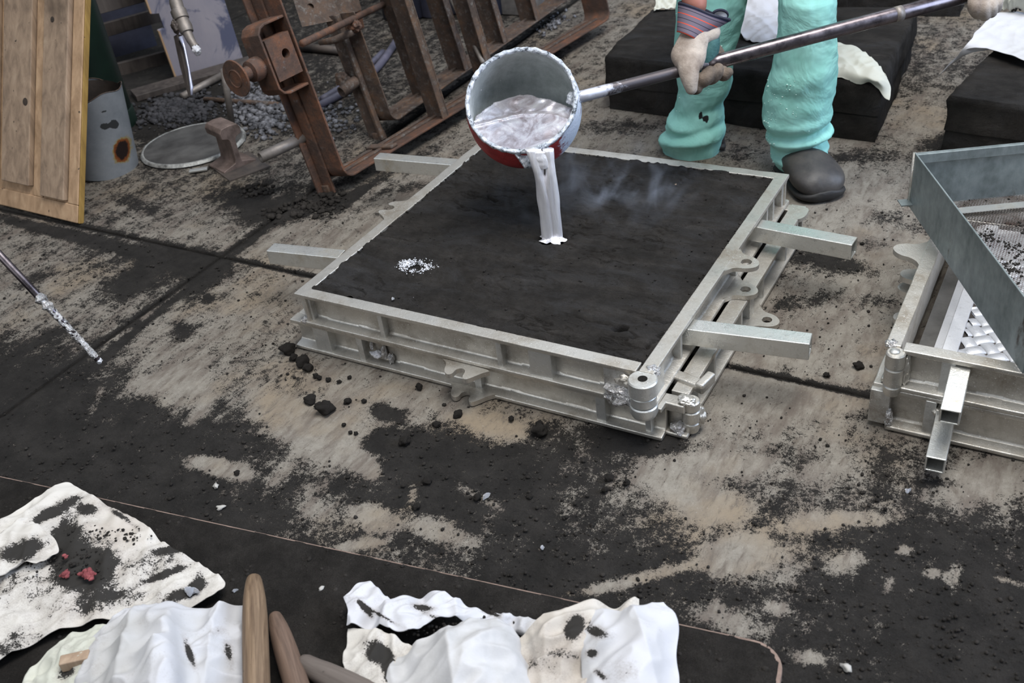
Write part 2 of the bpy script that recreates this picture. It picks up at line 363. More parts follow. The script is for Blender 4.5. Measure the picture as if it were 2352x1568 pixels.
# local patches in the sand cover, two of them painted shadows: photo x, y, half length, half width, angle (deg, + = down to the right), change
PATCH = [(505, 1072, 80, 20, 12, -1.3), (1700, 1270, 75, 42, -12, -1.4), (1450, 1330, 150, 14, -14, -.9), (820, 1250, 70, 9, -8, -.7), (1540, 1110, 80, 26, 20, -.6),
         (720, 1160, 60, 40, 0, -.35), (860, 1190, 60, 30, 20, -.8), (1000, 1215, 100, 26, 20, -.7), (950, 1135, 9, 25, 0, -1.0), (1100, 1140, 60, 12, 25, -.7),
         (1620, 1060, 160, 26, 5, -.5), (1850, 1075, 120, 30, 0, -.3), (1640, 1165, 80, 32, 10, -.8), (2190, 1320, 18, 34, 10, -.9), (2145, 1315, 22, 13, 25, -.9),
         (2080, 1262, 16, 12, 0, -.8), (2045, 1340, 14, 22, 0, -.7), (2240, 1110, 100, 45, -10, -.5), (2330, 1340, 60, 7, 15, -.8), (1660, 1420, 90, 30, 20, -.6),
         (1780, 1395, 20, 12, 20, -.8), (1860, 1510, 40, 16, 10, -.7), (1870, 1200, 80, 22, -5, -.7), (1990, 1190, 60, 16, 5, -.6), (1940, 1290, 50, 25, -20, -.6),
         (660, 950, 60, 50, 0, -.5), (420, 900, 60, 45, -40, -.6), (470, 930, 60, 14, -50, -.5), (350, 880, 70, 20, -15, -.7), (640, 1090, 55, 14, -50, -.6), (590, 920, 60, 40, 0, -.3),
         (760, 1010, 90, 55, 20, -.8), (840, 1070, 60, 22, 40, -.8), (1080, 960, 30, 12, 30, -.8), (1150, 985, 70, 28, 10, -.7), (1420, 900, 60, 20, 0, -.6), (215, 930, 8, 60, 25, -.45),
         (180, 545, 200, 12, 14, .8), (430, 600, 110, 30, 10, .9), (300, 650, 60, 26, -25, .6), (470, 640, 40, 16, -40, .6), (360, 720, 90, 7, -40, .7), (260, 800, 60, 7, -42, .8),
         (590, 540, 80, 7, -38, .8), (490, 605, 30, 14, 0, .8), (650, 480, 90, 24, -10, .9), (800, 460, 50, 12, -35, .5), (560, 455, 50, 22, 0, .5), (320, 470, 60, 14, 20, .35),
         (480, 685, 14, 10, 0, .9), (300, 740, 28, 10, 0, .6), (420, 760, 26, 16, -20, .6), (80, 640, 60, 12, -20, .35), (120, 770, 80, 10, -25, .4),
         (885, 945, 36, 16, 15, 1.0), (900, 1012, 70, 24, -3, .9), (1235, 990, 22, 16, 0, .8), (1480, 1015, 100, 26, 10, .9), (700, 960, 60, 20, -10, -.1), (690, 900, 35, 22, 0, .25),  # fourth patch: shade below the flask's near right corner, put in as sand
         (1900, 600, 110, 20, 12, .7), (1850, 690, 80, 16, -8, .45), (2010, 690, 50, 24, 0, .4), (2140, 520, 60, 16, 0, .4), (2030, 500, 50, 18, 0, .4), (1990, 560, 40, 12, 0, .35),  # first patch: floor shadow of the far right tube handle, drawn as sand
         (1760, 620, 50, 20, -40, .45), (1800, 845, 60, 10, 5, .35), (1980, 950, 60, 14, 0, .3), (1830, 1060, 60, 16, -20, .4), (2250, 1010, 110, 14, 10, .6), (2160, 1110, 50, 10, 0, .6),
         (2120, 280, 60, 50, 0, -.3), (2170, 330, 50, 20, 0, .5), (1950, 360, 90, 14, 0, .45), (1700, 350, 60, 20, 0, .3), (1420, 290, 90, 16, 0, .35), (900, 395, 120, 10, -30, .35),
         (940, 430, 60, 12, -10, .4), (400, 240, 120, 60, -10, .5), (1240, 150, 60, 20, -30, .3)]
PP = np.array(PATCH, float)
def photo_xy(xy, z=0):
    d = np.c_[xy, np.full(len(xy), z)]-np.array(CAM)
    v = d @ M3.T; v[:, 2] = np.maximum(v[:, 2], .2)
    return 1176+FPX*v[:, 0]/v[:, 2], 784+FPX*v[:, 1]/v[:, 2]
def sand_cover(xy):
    """how much black sand lies on the concrete, with two painted shadows, read off the photograph as a stain map"""
    px, py = photo_xy(xy)
    u = np.clip(px/98-.5, 0, 22.999); w = np.clip(py/98-.5, 0, 14.999)
    i = u.astype(int); j = w.astype(int); fu = u-i; fv = w-j
    c = SM[j, i]*(1-fu)*(1-fv)+SM[j, i+1]*fu*(1-fv)+SM[j+1, i]*(1-fu)*fv+SM[j+1, i+1]*fu*fv
    for x, y, a, b, ang, k in PP:
        dx = px-x; dy = py-y; ca, sa = math.cos(math.radians(ang)), math.sin(math.radians(ang))
        q = ((dx*ca+dy*sa)/a)**2+((-dx*sa+dy*ca)/b)**2
        c = c+k*np.exp(-np.minimum(q, 20)**1.5*.8)
    return np.clip(c, -.1, 1.15)
m = Mat('concrete_under_black_sand')
cov = m.attr('sand').outputs['Fac']
strk = m.coord((3.0, .9, 1), (0, 0, .12))
n1 = m.noise(9, 8, .72, strk); n2 = m.noise(30, 7, .78); n2b = m.noise(125, 5, .8); n3 = m.noise(520, 4, .8); n4 = m.noise(2.2, 4, .6)
v = m.math('ADD', cov, m.math('MULTIPLY', m.math('SUBTRACT', n1, .5), 1.2))
v = m.math('ADD', v, m.math('MULTIPLY', m.math('SUBTRACT', n2, .5), 1.9))
v = m.math('ADD', v, m.math('MULTIPLY', m.math('SUBTRACT', n2b, .5), 1.4))
v = m.math('ADD', v, m.math('MULTIPLY', m.math('SUBTRACT', n3, .5), 1.9))
mask = m.smooth(v, .50, .60)
dirt = m.smooth(v, -.15, .62)
conc = m.ramp(m.noise(60, 6, .7), [(.3, (.155, .139, .117)), (.7, (.25, .23, .198))])
conc = m.mix(m.smooth(m.noise(6, 7, .7, strk), .42, .66), conc, (.115, .095, .08))
conc = m.mix(m.smooth(m.noise(700, 2, .5), .66, .72), conc, (.06, .055, .05))
conc = m.mix(m.smooth(m.noise(3, 4, .6), .5, .7), conc, (.20, .16, .115))
conc = m.mix(m.smooth(m.noise(24, 8, .8, strk, .6), .50, .66), conc, (.105, .088, .072))
conc = m.mix(m.smooth(m.noise(190, 3, .6), .66, .78), conc, (.30, .275, .24))
conc = m.mix(m.math('MULTIPLY', dirt, .5), conc, (.085, .07, .06))
scol, sh, sc_ = sand_nodes(m)
m.set(m.mix(mask, conc, scol), m.ramp(mask, [(0, (.72,)*3), (1, (.95,)*3)]), 0, .25)
hh = m.math('ADD', m.math('MULTIPLY', mask, .35), m.math('MULTIPLY', m.math('MULTIPLY', mask, sh), 1.0))
b1 = m.bump(hh, 1.0, .028); m.bump(m.noise(240, 4, .7), .35, .0025, b1); FLOORM = m.m
m = Mat('slab_side_concrete'); CONC = simple_noise_mat('joint_dirt', (.02, .018, .017), (.05, .045, .04), 60, .95)

floor = mesh_obj('floor', [(-6, -7, -.022), (6, -7, -.022), (6, 7, -.022), (-6, 7, -.022)], [(0, 1, 2, 3)], CONC); tag(floor, kind='structure')
def slab(x0, x1, y0, y1, step):
    nx = max(2, int((x1-x0)/step)); ny = max(2, int((y1-y0)/step))
    xs = np.linspace(x0, x1, nx+1); ys = np.linspace(y0, y1, ny+1)
    X, Y = np.meshgrid(xs, ys); xy = np.c_[X.ravel(), Y.ravel()]
    c = sand_cover(xy)
    z = np.array([.0035*noise.noise(Vector((a*9, b*9, 0)))+.003*noise.noise(Vector((a*31, b*31, 4))) for a, b in xy])*np.clip(c, .12, 1)
    edge = (X.ravel() < x0+.004) | (X.ravel() > x1-.004) | (Y.ravel() < y0+.004) | (Y.ravel() > y1-.004)
    z = np.where(edge, -.003, z-.001)
    c = np.where(edge, np.maximum(c, .92), c)
    vs = np.c_[xy, z]; n = nx+1
    base = (np.arange(ny)[:, None]*n+np.arange(nx)[None, :]).ravel()
    F = np.c_[base, base+1, base+n+1, base+n]
    # skirt down
    per = [i for i in range(n)]+[j*n+nx for j in range(1, ny+1)]+[ny*n+i for i in range(nx-1, -1, -1)]+[j*n for j in range(ny-1, 0, -1)]
    k0 = len(vs); vs = np.r_[vs, np.c_[vs[per][:, :2], np.full(len(per), -.03)]]
    m_ = len(per); S = np.array([(per[(i+1) % m_], per[i], k0+i, k0+(i+1) % m_) for i in range(m_)])
    F = np.r_[F, S]
    me = bpy.data.meshes.new('concrete_slab'); me.vertices.add(len(vs)); me.vertices.foreach_set('co', vs.astype(np.float32).ravel())
    me.loops.add(F.size); me.loops.foreach_set('vertex_index', F.astype(np.int32).ravel())
    me.polygons.add(len(F)); me.polygons.foreach_set('loop_start', np.arange(0, F.size, 4, dtype=np.int32)); me.polygons.foreach_set('loop_total', np.full(len(F), 4, dtype=np.int32))
    me.update(calc_edges=True); me.validate(); me.materials.append(FLOORM)
    me.polygons.foreach_set('use_smooth', [True]*len(me.polygons))
    o = bpy.data.objects.new('concrete_slab', me); COL.objects.link(o); o.parent = floor
    cc = np.r_[c, c[per]]; set_attr(o, 'sand', cc); return o
JX, JY, JG = -.497, .262, .0048
slab(-1.9, JX-JG, -1.35, JY-JG, .012); slab(JX+JG, 2.1, -1.35, JY-JG, .0105)
slab(-1.9, JX-JG, JY+JG, 2.7, .015); slab(JX+JG, 2.1, JY+JG, 2.7, .0125)
slab(-4.6, -1.907, JY+JG, 2.7, .03); slab(-4.6, -1.907, -1.35, JY-JG, .05)
slab(-4.6, -1.907, 2.707, 4.6, .06); slab(-1.9, JX-JG, 2.707, 4.6, .06); slab(JX+JG, 2.1, 2.707, 4.6, .06)

WALLM = simple_noise_mat('dusty_workshop_wall', (.16, .155, .15), (.26, .25, .24), 2, .85, 0, .2, 20)
for nm, c_ in (('wall_back', (-6, 5, 7, 7.15)), ('wall_left', (-6.15, -6, -7, 7.15)), ('wall_right', (6, 6.15, -7, 7.15)), ('wall_front', (-6, 6, -7.15, -7))):
    b_ = [(x, y, z) for z in (-.03, 5.2) for y in c_[2:] for x in (c_[:2] if nm != 'wall_back' else (-6, 6))]
    tag(mesh_obj(nm, b_, [(0, 2, 3, 1), (4, 5, 7, 6), (0, 1, 5, 4), (2, 6, 7, 3), (0, 4, 6, 2), (1, 3, 7, 5)], WALLM), kind='structure')
# ---- loose lumps of sand
LM = []
for k in range(6):
    me = lump_mesh(1.0, k+1, 3, .75, .32); me.materials.append(LUMP); LM.append(me)
lumps = [(751, 937, 17), (714, 916, 13), (733, 928, 8), (728, 933, 6), (662, 800, 15), (676, 822, 9), (697, 830, 15), (709, 843, 11), (726, 862, 7), (734, 868, 6), (755, 871, 6),
         (779, 876, 5), (803, 866, 5), (837, 920, 6), (799, 921, 8), (1242, 990, 16), (1239, 970, 7), (964, 888, 8), (1052, 950, 10), (1004, 973, 8), (818, 994, 5), (1098, 1141, 9), (1216, 1138, 8),
         (1898, 861, 7), (1972, 838, 11), (981, 1104, 10), (957, 1162, 9), (1440, 1108, 8), (1400, 1095, 10), (1390, 1124, 8), (790, 975, 5), (805, 992, 5), (930, 1012, 13), (1175, 962, 7),
         (2195, 690, 3), (1980, 560, 4), (575, 430, 9), (545, 1085, 6)]
for i, (x, y, r) in enumerate(lumps):
    p = G(x, y+r*.5); dep = (Vector(p)-CAM).length
    o = bpy.data.objects.new('sand_lump', LM[i % 6]); COL.objects.link(o); s = r*dep/FPX
    o.scale = (s*rng.uniform(.95, 1.15), s*rng.uniform(.9, 1.1), s*rng.uniform(.85, 1.15)); o.location = p; o.rotation_euler = (0, 0, rng.uniform(0, 6))
    own = {0: 'largest angular black sand lump, in front of the left half of the flask', 1: 'second largest black sand lump, left of the largest angular one', 4: 'black sand lump touching the left end of the lower flask',
           6: 'round black sand lump under the lower left corner of the flask', 7: 'black sand lump just right of the one under the flask corner', 15: 'big black sand lump in front of the flask middle, near the fork lug', 16: 'small black sand lump just behind the big one before the flask middle',
           23: 'small black sand lump on bare concrete right of the flask', 24: 'flat black sand lump beside the open flask at the right', 32: 'flat black sand lump at the edge of the dark sand patch below the flask'}
    tag(o, own.get(i, 'loose rounded lump of black moulding sand on the dusty concrete floor'), 'lump', 'loose lumps of black sand on the floor')
def scatter(name, n, ptfn, rmin, rmax, mat, parent=None, zoff=0.0):
    vs = []; fs = []
    bm = bmesh.new(); bmesh.ops.create_icosphere(bm, subdivisions=1, radius=1); bv = np.array([v.co[:] for v in bm.verts]); bf = [tuple(v.index for v in f.verts) for f in bm.faces]; bm.free()
    for i in range(n):
        p = ptfn()
        if p is None: continue
        r = rmin+(rmax-rmin)*rng.random()**3
        q = bv*(1+rng.uniform(-.25, .25, (len(bv), 1)))*r*np.array([1, rng.uniform(.7, 1.2), .7])
        a = rng.uniform(0, 6.3); R_ = np.array([[math.cos(a), -math.sin(a), 0], [math.sin(a), math.cos(a), 0], [0, 0, 1]])
        q = q @ R_.T+np.array([p[0], p[1], p[2]+r*.35+zoff]); k = len(vs); vs += q.tolist(); fs += [tuple(j+k for j in f) for f in bf]
    return mesh_obj(name, vs, fs, mat, parent, True)
def crumb_pt():
    for _ in range(30):
        x = rng.uniform(0, 2352); y = rng.uniform(480, 1568); c = float(sand_cover(np.array([[*G(x, y)[:2]]]))[0])
        if rng.random() < (.10+.9*c)*(.4+.6*noise.noise(Vector((x*.006, y*.01, 3)))+.35): return G(x, y)
    return None
tag(scatter('sand_crumbs', 6000, crumb_pt, .0006, .0042, LUMP), 'scattered crumbs of black sand all over the floor', 'crumbs', kind='stuff')
pc = [G(700, 470), G(760, 455), G(740, 480), G(650, 490), G(590, 440)]
def heap_pt():
    c = pc[rng.integers(0, 5)]; return Vector((c.x+rng.normal(0, .03), c.y+rng.normal(0, .02), 0))
tag(scatter('sand_crumbs', 420, heap_pt, .002, .011, LUMP), 'heap of black sand crumbs at the foot of the rusty frame', 'crumbs', kind='stuff')
# pale chips and metal bits on the floor
def chip(x, y, r, mat, label, z=0, name='metal_chip', cat='chip', group=None):
    me = lump_mesh(1.0, x*.37, 2, .35, .55); me.materials.append(mat); o = bpy.data.objects.new(name, me); COL.objects.link(o)
    p = G(x, y, z); s = r*(Vector(p)-CAM).length/FPX; o.scale = (s, s*.65, s); o.location = p; o.rotation_euler = (0, 0, x*.1)
    return tag(o, label, cat, group)
chip(1118, 1140, 11, SPLASH, 'crinkled bright aluminium splash among sand crumbs in front of the flask')
chip(1246, 1258, 6, SPLASH, 'small round aluminium bead on the black sand below the flask')
chip(950, 683, 1, SPLASH, 'tiny aluminium fleck on the sand bed', .15)
chip(2085, 1128, 8, SPLASH, 'flat bright aluminium fleck near the hollow tube end')
GREYCHIP = simple_noise_mat('grey_chip', (.28, .27, .25), (.5, .48, .45), 50, .8)
chip(508, 1167, 10, GREYCHIP, 'small grey stick-like chip on the black sand', name='grey_chip')
chip(496, 1117, 9, GREYCHIP, 'small grey flat chip below the bare streak', name='grey_chip')
chip(1942, 1536, 14, GREYCHIP, 'grey stub of stick near the rounded board corner', name='grey_chip')
chip(1552, 424, 3, WOOD, 'tiny yellowish wood chip on the sand bed', .15, 'wood_chip')

# ================================================================ moulding flasks
def rail(parent, x0, x1, inner_y, out, zb, zt, tw, bw, axis):
    """C-channel rail; axis 'x' or 'y' = direction of length; inner_y = inner face position; out = +-1"""
    T = .008
    prof = [(0, zb), (bw, zb), (bw, zb+.008), (T+.004, zb+.011), (T, zb+.016), (T, zt-.016), (T+.004, zt-.011), (tw, zt-.009), (tw, zt), (0, zt)]
    n = len(prof); L = x1-x0; segs = max(2, int(L/.02)); vs = []; fs = []
    for k in range(segs+1):
        t = x0+L*k/segs
        for (u, z) in prof:
            w = .0009*noise.noise(Vector((t*22, z*90, u*50))) if 0 < k < segs else 0
            uu = inner_y+out*(u+w); vs.append((t, uu, z+w) if axis == 'x' else (uu, t, z+w))
    for k in range(segs):
        for i in range(n): fs.append((k*n+i, k*n+(i+1) % n, (k+1)*n+(i+1) % n, (k+1)*n+i))
    fs += [tuple(range(n)), tuple(segs*n+i for i in range(n))[::-1]]
    o = fixn(mesh_obj('side_rail', vs, fs, ALU_DUSTY, parent))
    b = o.modifiers.new('edge_round', 'BEVEL'); b.width = .0018; b.segments = 2; b.limit_method = 'ANGLE'; b.angle_limit = .7
    o.data.polygons.foreach_set('use_smooth', [True]*len(o.data.polygons)); o.modifiers.new('wn', 'WEIGHTED_NORMAL')
    return o
def rib(parent, axis, c, w, inner, out, zb, zt, depth, name='rib'):
    b = MB(); a0, a1 = c-w/2, c+w/2; u0, u1 = sorted((inner+out*.006, inner+out*depth))
    if axis == 'x': b.box(a0, a1, u0, u1, zb+.007, zt-.007)
    else: b.box(u0, u1, a0, a1, zb+.007, zt-.007)
    return b.build(name, ALU, parent, bevel=.0015)
def smooth_poly(pts, it=2):
    for _ in range(it):
        q = []
        for i in range(len(pts)):
            a, b = pts[i], pts[(i+1) % len(pts)]
            q += [(a[0]*.75+b[0]*.25, a[1]*.75+b[1]*.25), (a[0]*.25+b[0]*.75, a[1]*.25+b[1]*.75)]
        pts = q
    return pts
def plate_lug(parent, origin, out, z0, z1, outline, hole=None, axis='y', name='lug', mat=None):
    """outline in (v along rail, u outward)"""
    pts = smooth_poly(outline, 2)
    def w(v, u): return (origin[0]+out*u, origin[1]+v) if axis == 'y' else (origin[0]+v, origin[1]+out*u)
    if hole is None:
        b = MB(); q = [w(*p) for p in pts]
        ar = sum(q[i][0]*q[(i+1) % len(q)][1]-q[(i+1) % len(q)][0]*q[i][1] for i in range(len(q)))
        if ar < 0: q = q[::-1]
        b.prism(q, z0, z1); o = fixn(b.build(name, mat or ALU_DUSTY, parent)); return o
    hv, hu, hr = hole; n = 40; ring = []
    angs = sorted([(math.atan2(p[1]-hu, p[0]-hv), p) for p in pts]); A = [a for a, _ in angs]; m_ = len(angs)
    vs = []
    for i in range(m_):
        a, p = angs[i]; vs += [(*w(*p), z0), (*w(*p), z1)]; h = (hv+hr*math.cos(a), hu+hr*math.sin(a)); vs += [(*w(*h), z0), (*w(*h), z1)]
    fs = []
    for i in range(m_):
        a, b_ = i*4, ((i+1) % m_)*4
        fs += [(a, b_, b_+1, a+1), (a+1, b_+1, b_+3, a+3), (a+2, a+3, b_+3, b_+2), (a, a+2, b_+2, b_)]
    return fixn(mesh_obj(name, vs, fs, mat or ALU_DUSTY, parent))
TONGUE = [(-.060, -.004), (-.040, .002), (-.026, .018), (-.024, .040), (-.012, .056), (.006, .056), (.022, .040), (.026, .018), (.040, .002), (.060, -.004)]
FORK = [(-.060, -.004), (-.038, .004), (-.030, .030), (-.016, .040), (-.008, .032), (-.010, .020), (.000, .010), (.012, .016), (.014, .034), (.024, .042), (.034, .030), (.046, .010), (.062, -.004)]
def knuckles(parent, c, z0, parts, mat, hole=0.0, name='hinge_knuckle'):
    z = z0
    for (r, h, dome) in parts:
        b = MB(); b.M = Matrix.Translation((c[0], c[1], 0)); e = .0022
        if dome: prof = [(r*.5, z), (r*.86, z+.003), (r, z+.011), (r, z+h-e), (r-e, z+h), (.002, z+h)]
        elif hole: prof = [(hole, z), (r-e, z), (r, z+e), (r, z+h-e), (r-e, z+h), (hole+.001, z+h), (hole, z+h-.002), (hole, z)]
        else: prof = [(.002, z), (r-e, z), (r, z+e), (r, z+h-e), (r-e, z+h), (.002, z+h)]
        b.lathe(prof, 40, cap=not hole); sharp(fixn(b.build(name, mat, parent)), .6); z += h+.0006
def weld(parent, c, r, seed, mat=WELD, name='weld_bead', sq=(1, 1, .8)):
    bm = bmesh.new(); bmesh.ops.create_icosphere(bm, subdivisions=4, radius=1)
    for v in bm.verts:
        k = 1+.45*noise.noise(v.co*1.6+Vector((seed, 0, 0)))+.25*noise.noise(v.co*4+Vector((0, seed, 0)))
        v.co = Vector((v.co.x*sq[0], v.co.y*sq[1], v.co.z*sq[2]))*k*r+Vector(c)
    me = bpy.data.meshes.new(name); bm.to_mesh(me); bm.free(); me.materials.append(mat); me.polygons.foreach_set('use_smooth', [True]*len(me.polygons))
    o = bpy.data.objects.new(name, me); COL.objects.link(o); o.parent = parent; return o
HT = .15; ZM = .076
# ---- upper flask
cope = empty('moulding_flask', label='upper aluminium moulding flask packed with black sand, with four square tube handles', cat='flask', group='stacked aluminium flasks')
TW = .028
CF = rail(cope, 0, .768, TW, -1, ZM, HT, TW, TW+.003, 'x')                 # front
CR = rail(cope, .004, .8, .8-TW, 1, ZM, HT, TW, TW+.003, 'y')             # right
rail(cope, 0, .8, .8-TW, 1, ZM, HT, TW, TW+.003, 'x')                # back
CL = rail(cope, .0, .8, TW, -1, ZM, HT, TW, TW+.003, 'y')                 # left
def fx(x, y): return G(x, y, .11).x
for x, y, w in ((868, 760, .011), (1142, 822, .012)): rib(CF, 'x', fx(x, y), w, TW, -1, ZM, HT, .025)
rib(CF, 'x', fx(1233, 850), .047, TW, -1, ZM, HT, .0265, 'pad'); rib(CF, 'x', fx(1418, 888), .058, TW, -1, ZM, HT, .0275, 'pad')
rib(CF, 'x', .022, .022, TW, -1, ZM, HT, .022, 'corner_post')
def fy(x, y): return G(x, y, .11).y
for y, w in ((.035, .05), (.145, .008), (.455, .014), (.655, .010), (.70, .010), (.775, .03)): rib(CR, 'y', y, w, .8-TW, 1, ZM, HT, .024)
plate_lug(CR, (.8, G(1725, 602, HT).y), 1, HT-.010, HT-.001, TONGUE, (0, .030, .011))
plate_lug(CR, (.8, G(1720, 675, ZM).y), 1, ZM, ZM+.010, TONGUE, (0, .030, .0105))
plate_lug(CL, (.002, G(890, 474, HT).y), -1, HT-.010, HT-.001, [(-v, u) for v, u in FORK][::-1])
plate_lug(CL, (.002, G(890, 474, HT).y), -1, ZM, ZM+.010, [(-v, u) for v, u in FORK][::-1])
hc = G(1476, 872, HT-.004)
knuckles(cope, (hc.x, hc.y), .068, [(.0250, .027, True), (.0235, .021, False), (.0262, .031, False)], ALU)
b = MB(); b.M = Matrix.Translation((hc.x, hc.y, 0)); b.lathe([(.001, HT-.0022), (.0085, HT-.0020), (.0085, HT-.0012), (.001, HT-.0012)], 24); b.build('pin_hole', SAND, cope)
weld(cope, (hc.x-.045, .0-.012, .098), .024, 3, sq=(1.5, .6, .8)); weld(cope, (hc.x-.034, -.008, .128), .012, 5, ALU_DUSTY, sq=(1.4, .6, 1))
weld(cope, (hc.x+.004, hc.y+.032, HT-.006), .013, 8, sq=(1.1, 1, .6)); weld(cope, (.012, .006, ZM+.008), .010, 11); weld(cope, (.784, .012, .10), .014, 12, ALU_DUSTY, sq=(.9, 1, 1.6))
def handle(p, q, wall=.0035, w=.036):
    b = MB(); b.sqtube(p, q, w, wall); return fixn(b.build('tube_handle', ALU_TUBE, cope, bevel=.0018))
ZH = .117
hA, hB = G(1592, 765, ZH), G(1862, 796, ZH); handle(hA-Vector((.02, 0, 0)), hB); weld(cope, (.797, hA.y, ZH-.016), .009, 15)
hC, hD = G(1740, 528, ZH), G(1962, 571, ZH); handle(hC-Vector((.02, 0, 0)), hD); weld(cope, (.797, hC.y, ZH-.016), .009, 16)
hE, hF = G(780, 597, ZH), G(625, 582, ZH); handle(hE+Vector((.01, 0, 0)), hF)
hG, hH = G(1035, 384, ZH), G(868, 371, ZH); handle(hG+Vector((.03, 0, 0)), hH)
# packed sand, with pouring cup and vent
POUR = G(1266, 541, HT); VENT = G(1424, 747, HT); SPL = G(955, 608, HT)
nS = 330; xs = np.linspace(TW-.001, .8-TW+.001, nS); vs = []; fs = []
for j in range(nS):
    for i in range(nS):
        x, y = xs[i], xs[j]; p = Vector((x, y, 0))
        z = HT-.004+.0024*fbm((x, y*2.2, 0), 5, 5)-.011*max(0, .08-abs(fbm((x+3, y*2.6, 0), 7, 4)))/.08*max(0, .2+fbm((x, y, 7), 4, 2))+.0026*fbm((x, y, 3), 42, 4)+.009*max(0, fbm((x, y*1.6, 9), 13, 5)-.25)
        e = min(x-TW, .8-TW-x, y-TW, .8-TW-y); z += .0015*math.exp(-e/.012)*(1+2*noise.noise(Vector((x*60, y*60, 2))))
        d = math.hypot((x-POUR.x)/1.25, y-POUR.y); z -= .020*math.exp(-(d/.026)**4)
        dx, dy = x-VENT.x, y-VENT.y; d = math.hypot(dx, dy); z -= .035*math.exp(-(d/.0135)**6)
        q = (dx+.045)/.075; w = (dy-.012-.25*(dx+.03))/.020; z -= .007*math.exp(-q*q*q*q-w*w)
        d = math.hypot(x-SPL.x, (y-SPL.y)*1.3); z -= .004*math.exp(-(d/.022)**4)
        vs.append((x, y, z))
for j in range(nS-1):
    for i in range(nS-1): k = j*nS+i; fs.append((k, k+1, k+nS+1, k+nS))
mesh_obj('sand_bed', vs, fs, PACKED, cope, True)
def edge_pt():
    t = rng.uniform(TW, .8-TW); s = rng.integers(0, 4); o = abs(rng.normal(0, .004))
    if s == 0: return Vector((t, TW+o-.003, HT-.003))
    if s == 1: return Vector((.8-TW-o+.002, t, HT-.003))
    if s == 2: return Vector((t, .8-TW-o+.002, HT-.003))
    return Vector((TW+o-.002, t, HT-.003))
tag(scatter('edge_crumbs', 1100, edge_pt, .0008, .0036, LUMP, cope), kind='stuff')
def bed_pt():
    return Vector((rng.uniform(.05, .75), rng.uniform(.05, .75), HT-.003))
tag(scatter('bed_crumbs', 500, bed_pt, .0006, .0028, LUMP, cope), kind='stuff')
# ---- lower flask
drag = empty('moulding_flask', label='lower aluminium moulding flask resting on the floor, with ribs, fork lugs and hinge', cat='flask', group='stacked aluminium flasks')
X0, X1, Y0, Y1, ZD = -.036, .842, .002, .80, .002
DF = rail(drag, X0, X1-.03, Y0+.03, -1, ZD, ZM-.001, .029, .031, 'x'); rail(drag, X0, X1, Y1-.03, 1, ZD, ZM-.001, .028, .031, 'x')
DR = rail(drag, .06, Y1, X1-.034, 1, ZD, ZM-.001, .034, .036, 'y'); rail(drag, Y0+.03, Y1, X0+.03, -1, ZD, ZM-.001, .028, .031, 'y')
def dx_(x, y): return G(x, y, .04).x
rib(DF, 'x', dx_(722, 795), .040, Y0+.03, -1, ZD, ZM, .0285, 'pad'); rib(DF, 'x', dx_(812, 815), .015, Y0+.03, -1, ZD, ZM, .027)
rib(DF, 'x', dx_(1082, 878), .016, Y0+.03, -1, ZD, ZM, .022); rib(DF, 'x', dx_(1378, 940), .020, Y0+.03, -1, ZD, ZM, .027); rib(DF, 'x', dx_(1490, 960), .012, Y0+.03, -1, ZD, ZM, .024)
for y, w in ((.12, .009), (.205, .009), (.36, .009), (.425, .026), (.50, .009), (.66, .010), (.745, .012)): rib(DR, 'y', y, w, X1-.034, 1, ZD, ZM, .031)
lf = G(1070, 905, .01); plate_lug(DF, (lf.x, Y0+.001), -1, ZD, ZD+.010, FORK, axis='x'); plate_lug(DF, (G(1060, 845, ZM).x, Y0-.008), -1, ZM-.011, ZM-.001, FORK, axis='x')
plate_lug(DR, (X1, .42), 1, ZD, ZD+.010, TONGUE, (0, .03, .0105)); plate_lug(DR, (X1-.002, .76), 1, ZM-.010, ZM-.001, [(-.03, -.004), (-.02, .008), (.0, .014), (.03, .012), (.036, -.004)])
dh = G(1587, 917, ZM)
knuckles(drag, (dh.x, dh.y), .004, [(.0155, .024, True), (.0165, .026, False), (.0160, .020, False)], ALU_DUSTY, name='hinge_knuckle')
weld(drag, (dh.x-.006, dh.y-.006, ZM), .013, 21, ALU_DUSTY, sq=(1.2, 1.1, .6)); weld(drag, (dh.x-.018, dh.y-.014, .016), .014, 22); weld(drag, (dh.x+.012, dh.y+.012, .03), .012, 23, ALU_DUSTY, sq=(.8, 1.1, 1.7))
b = MB(); b.box(dh.x-.085, dh.x-.004, dh.y-.022, dh.y+.006, ZM-.020, ZM-.002); b.box(dh.x-.088, dh.x-.012, dh.y-.004, dh.y+.004, .006, ZM-.018); b.box(dh.x-.10, dh.x+.002, dh.y-.026, dh.y+.006, .002, .011)
b.build('hinge_bracket', ALU_DUSTY, drag, bevel=.003)
b = MB(); b.M = Matrix.Translation((dh.x-.022, dh.y+.05, 0)) @ Matrix.Rotation(-.2, 4, 'Z'); b.box(-.035, .035, -.012, .012, ZM-.012, ZM+.006); b.box(.018, .035, -.012, .034, ZM-.012, ZM+.010)
b.build('hinge_strap', ALU_DUSTY, drag, bevel=.004)
b = MB(); b.box(.05, .75, .05, .75, .004, ZM-.004); b.build('sand_bed', SAND, drag)
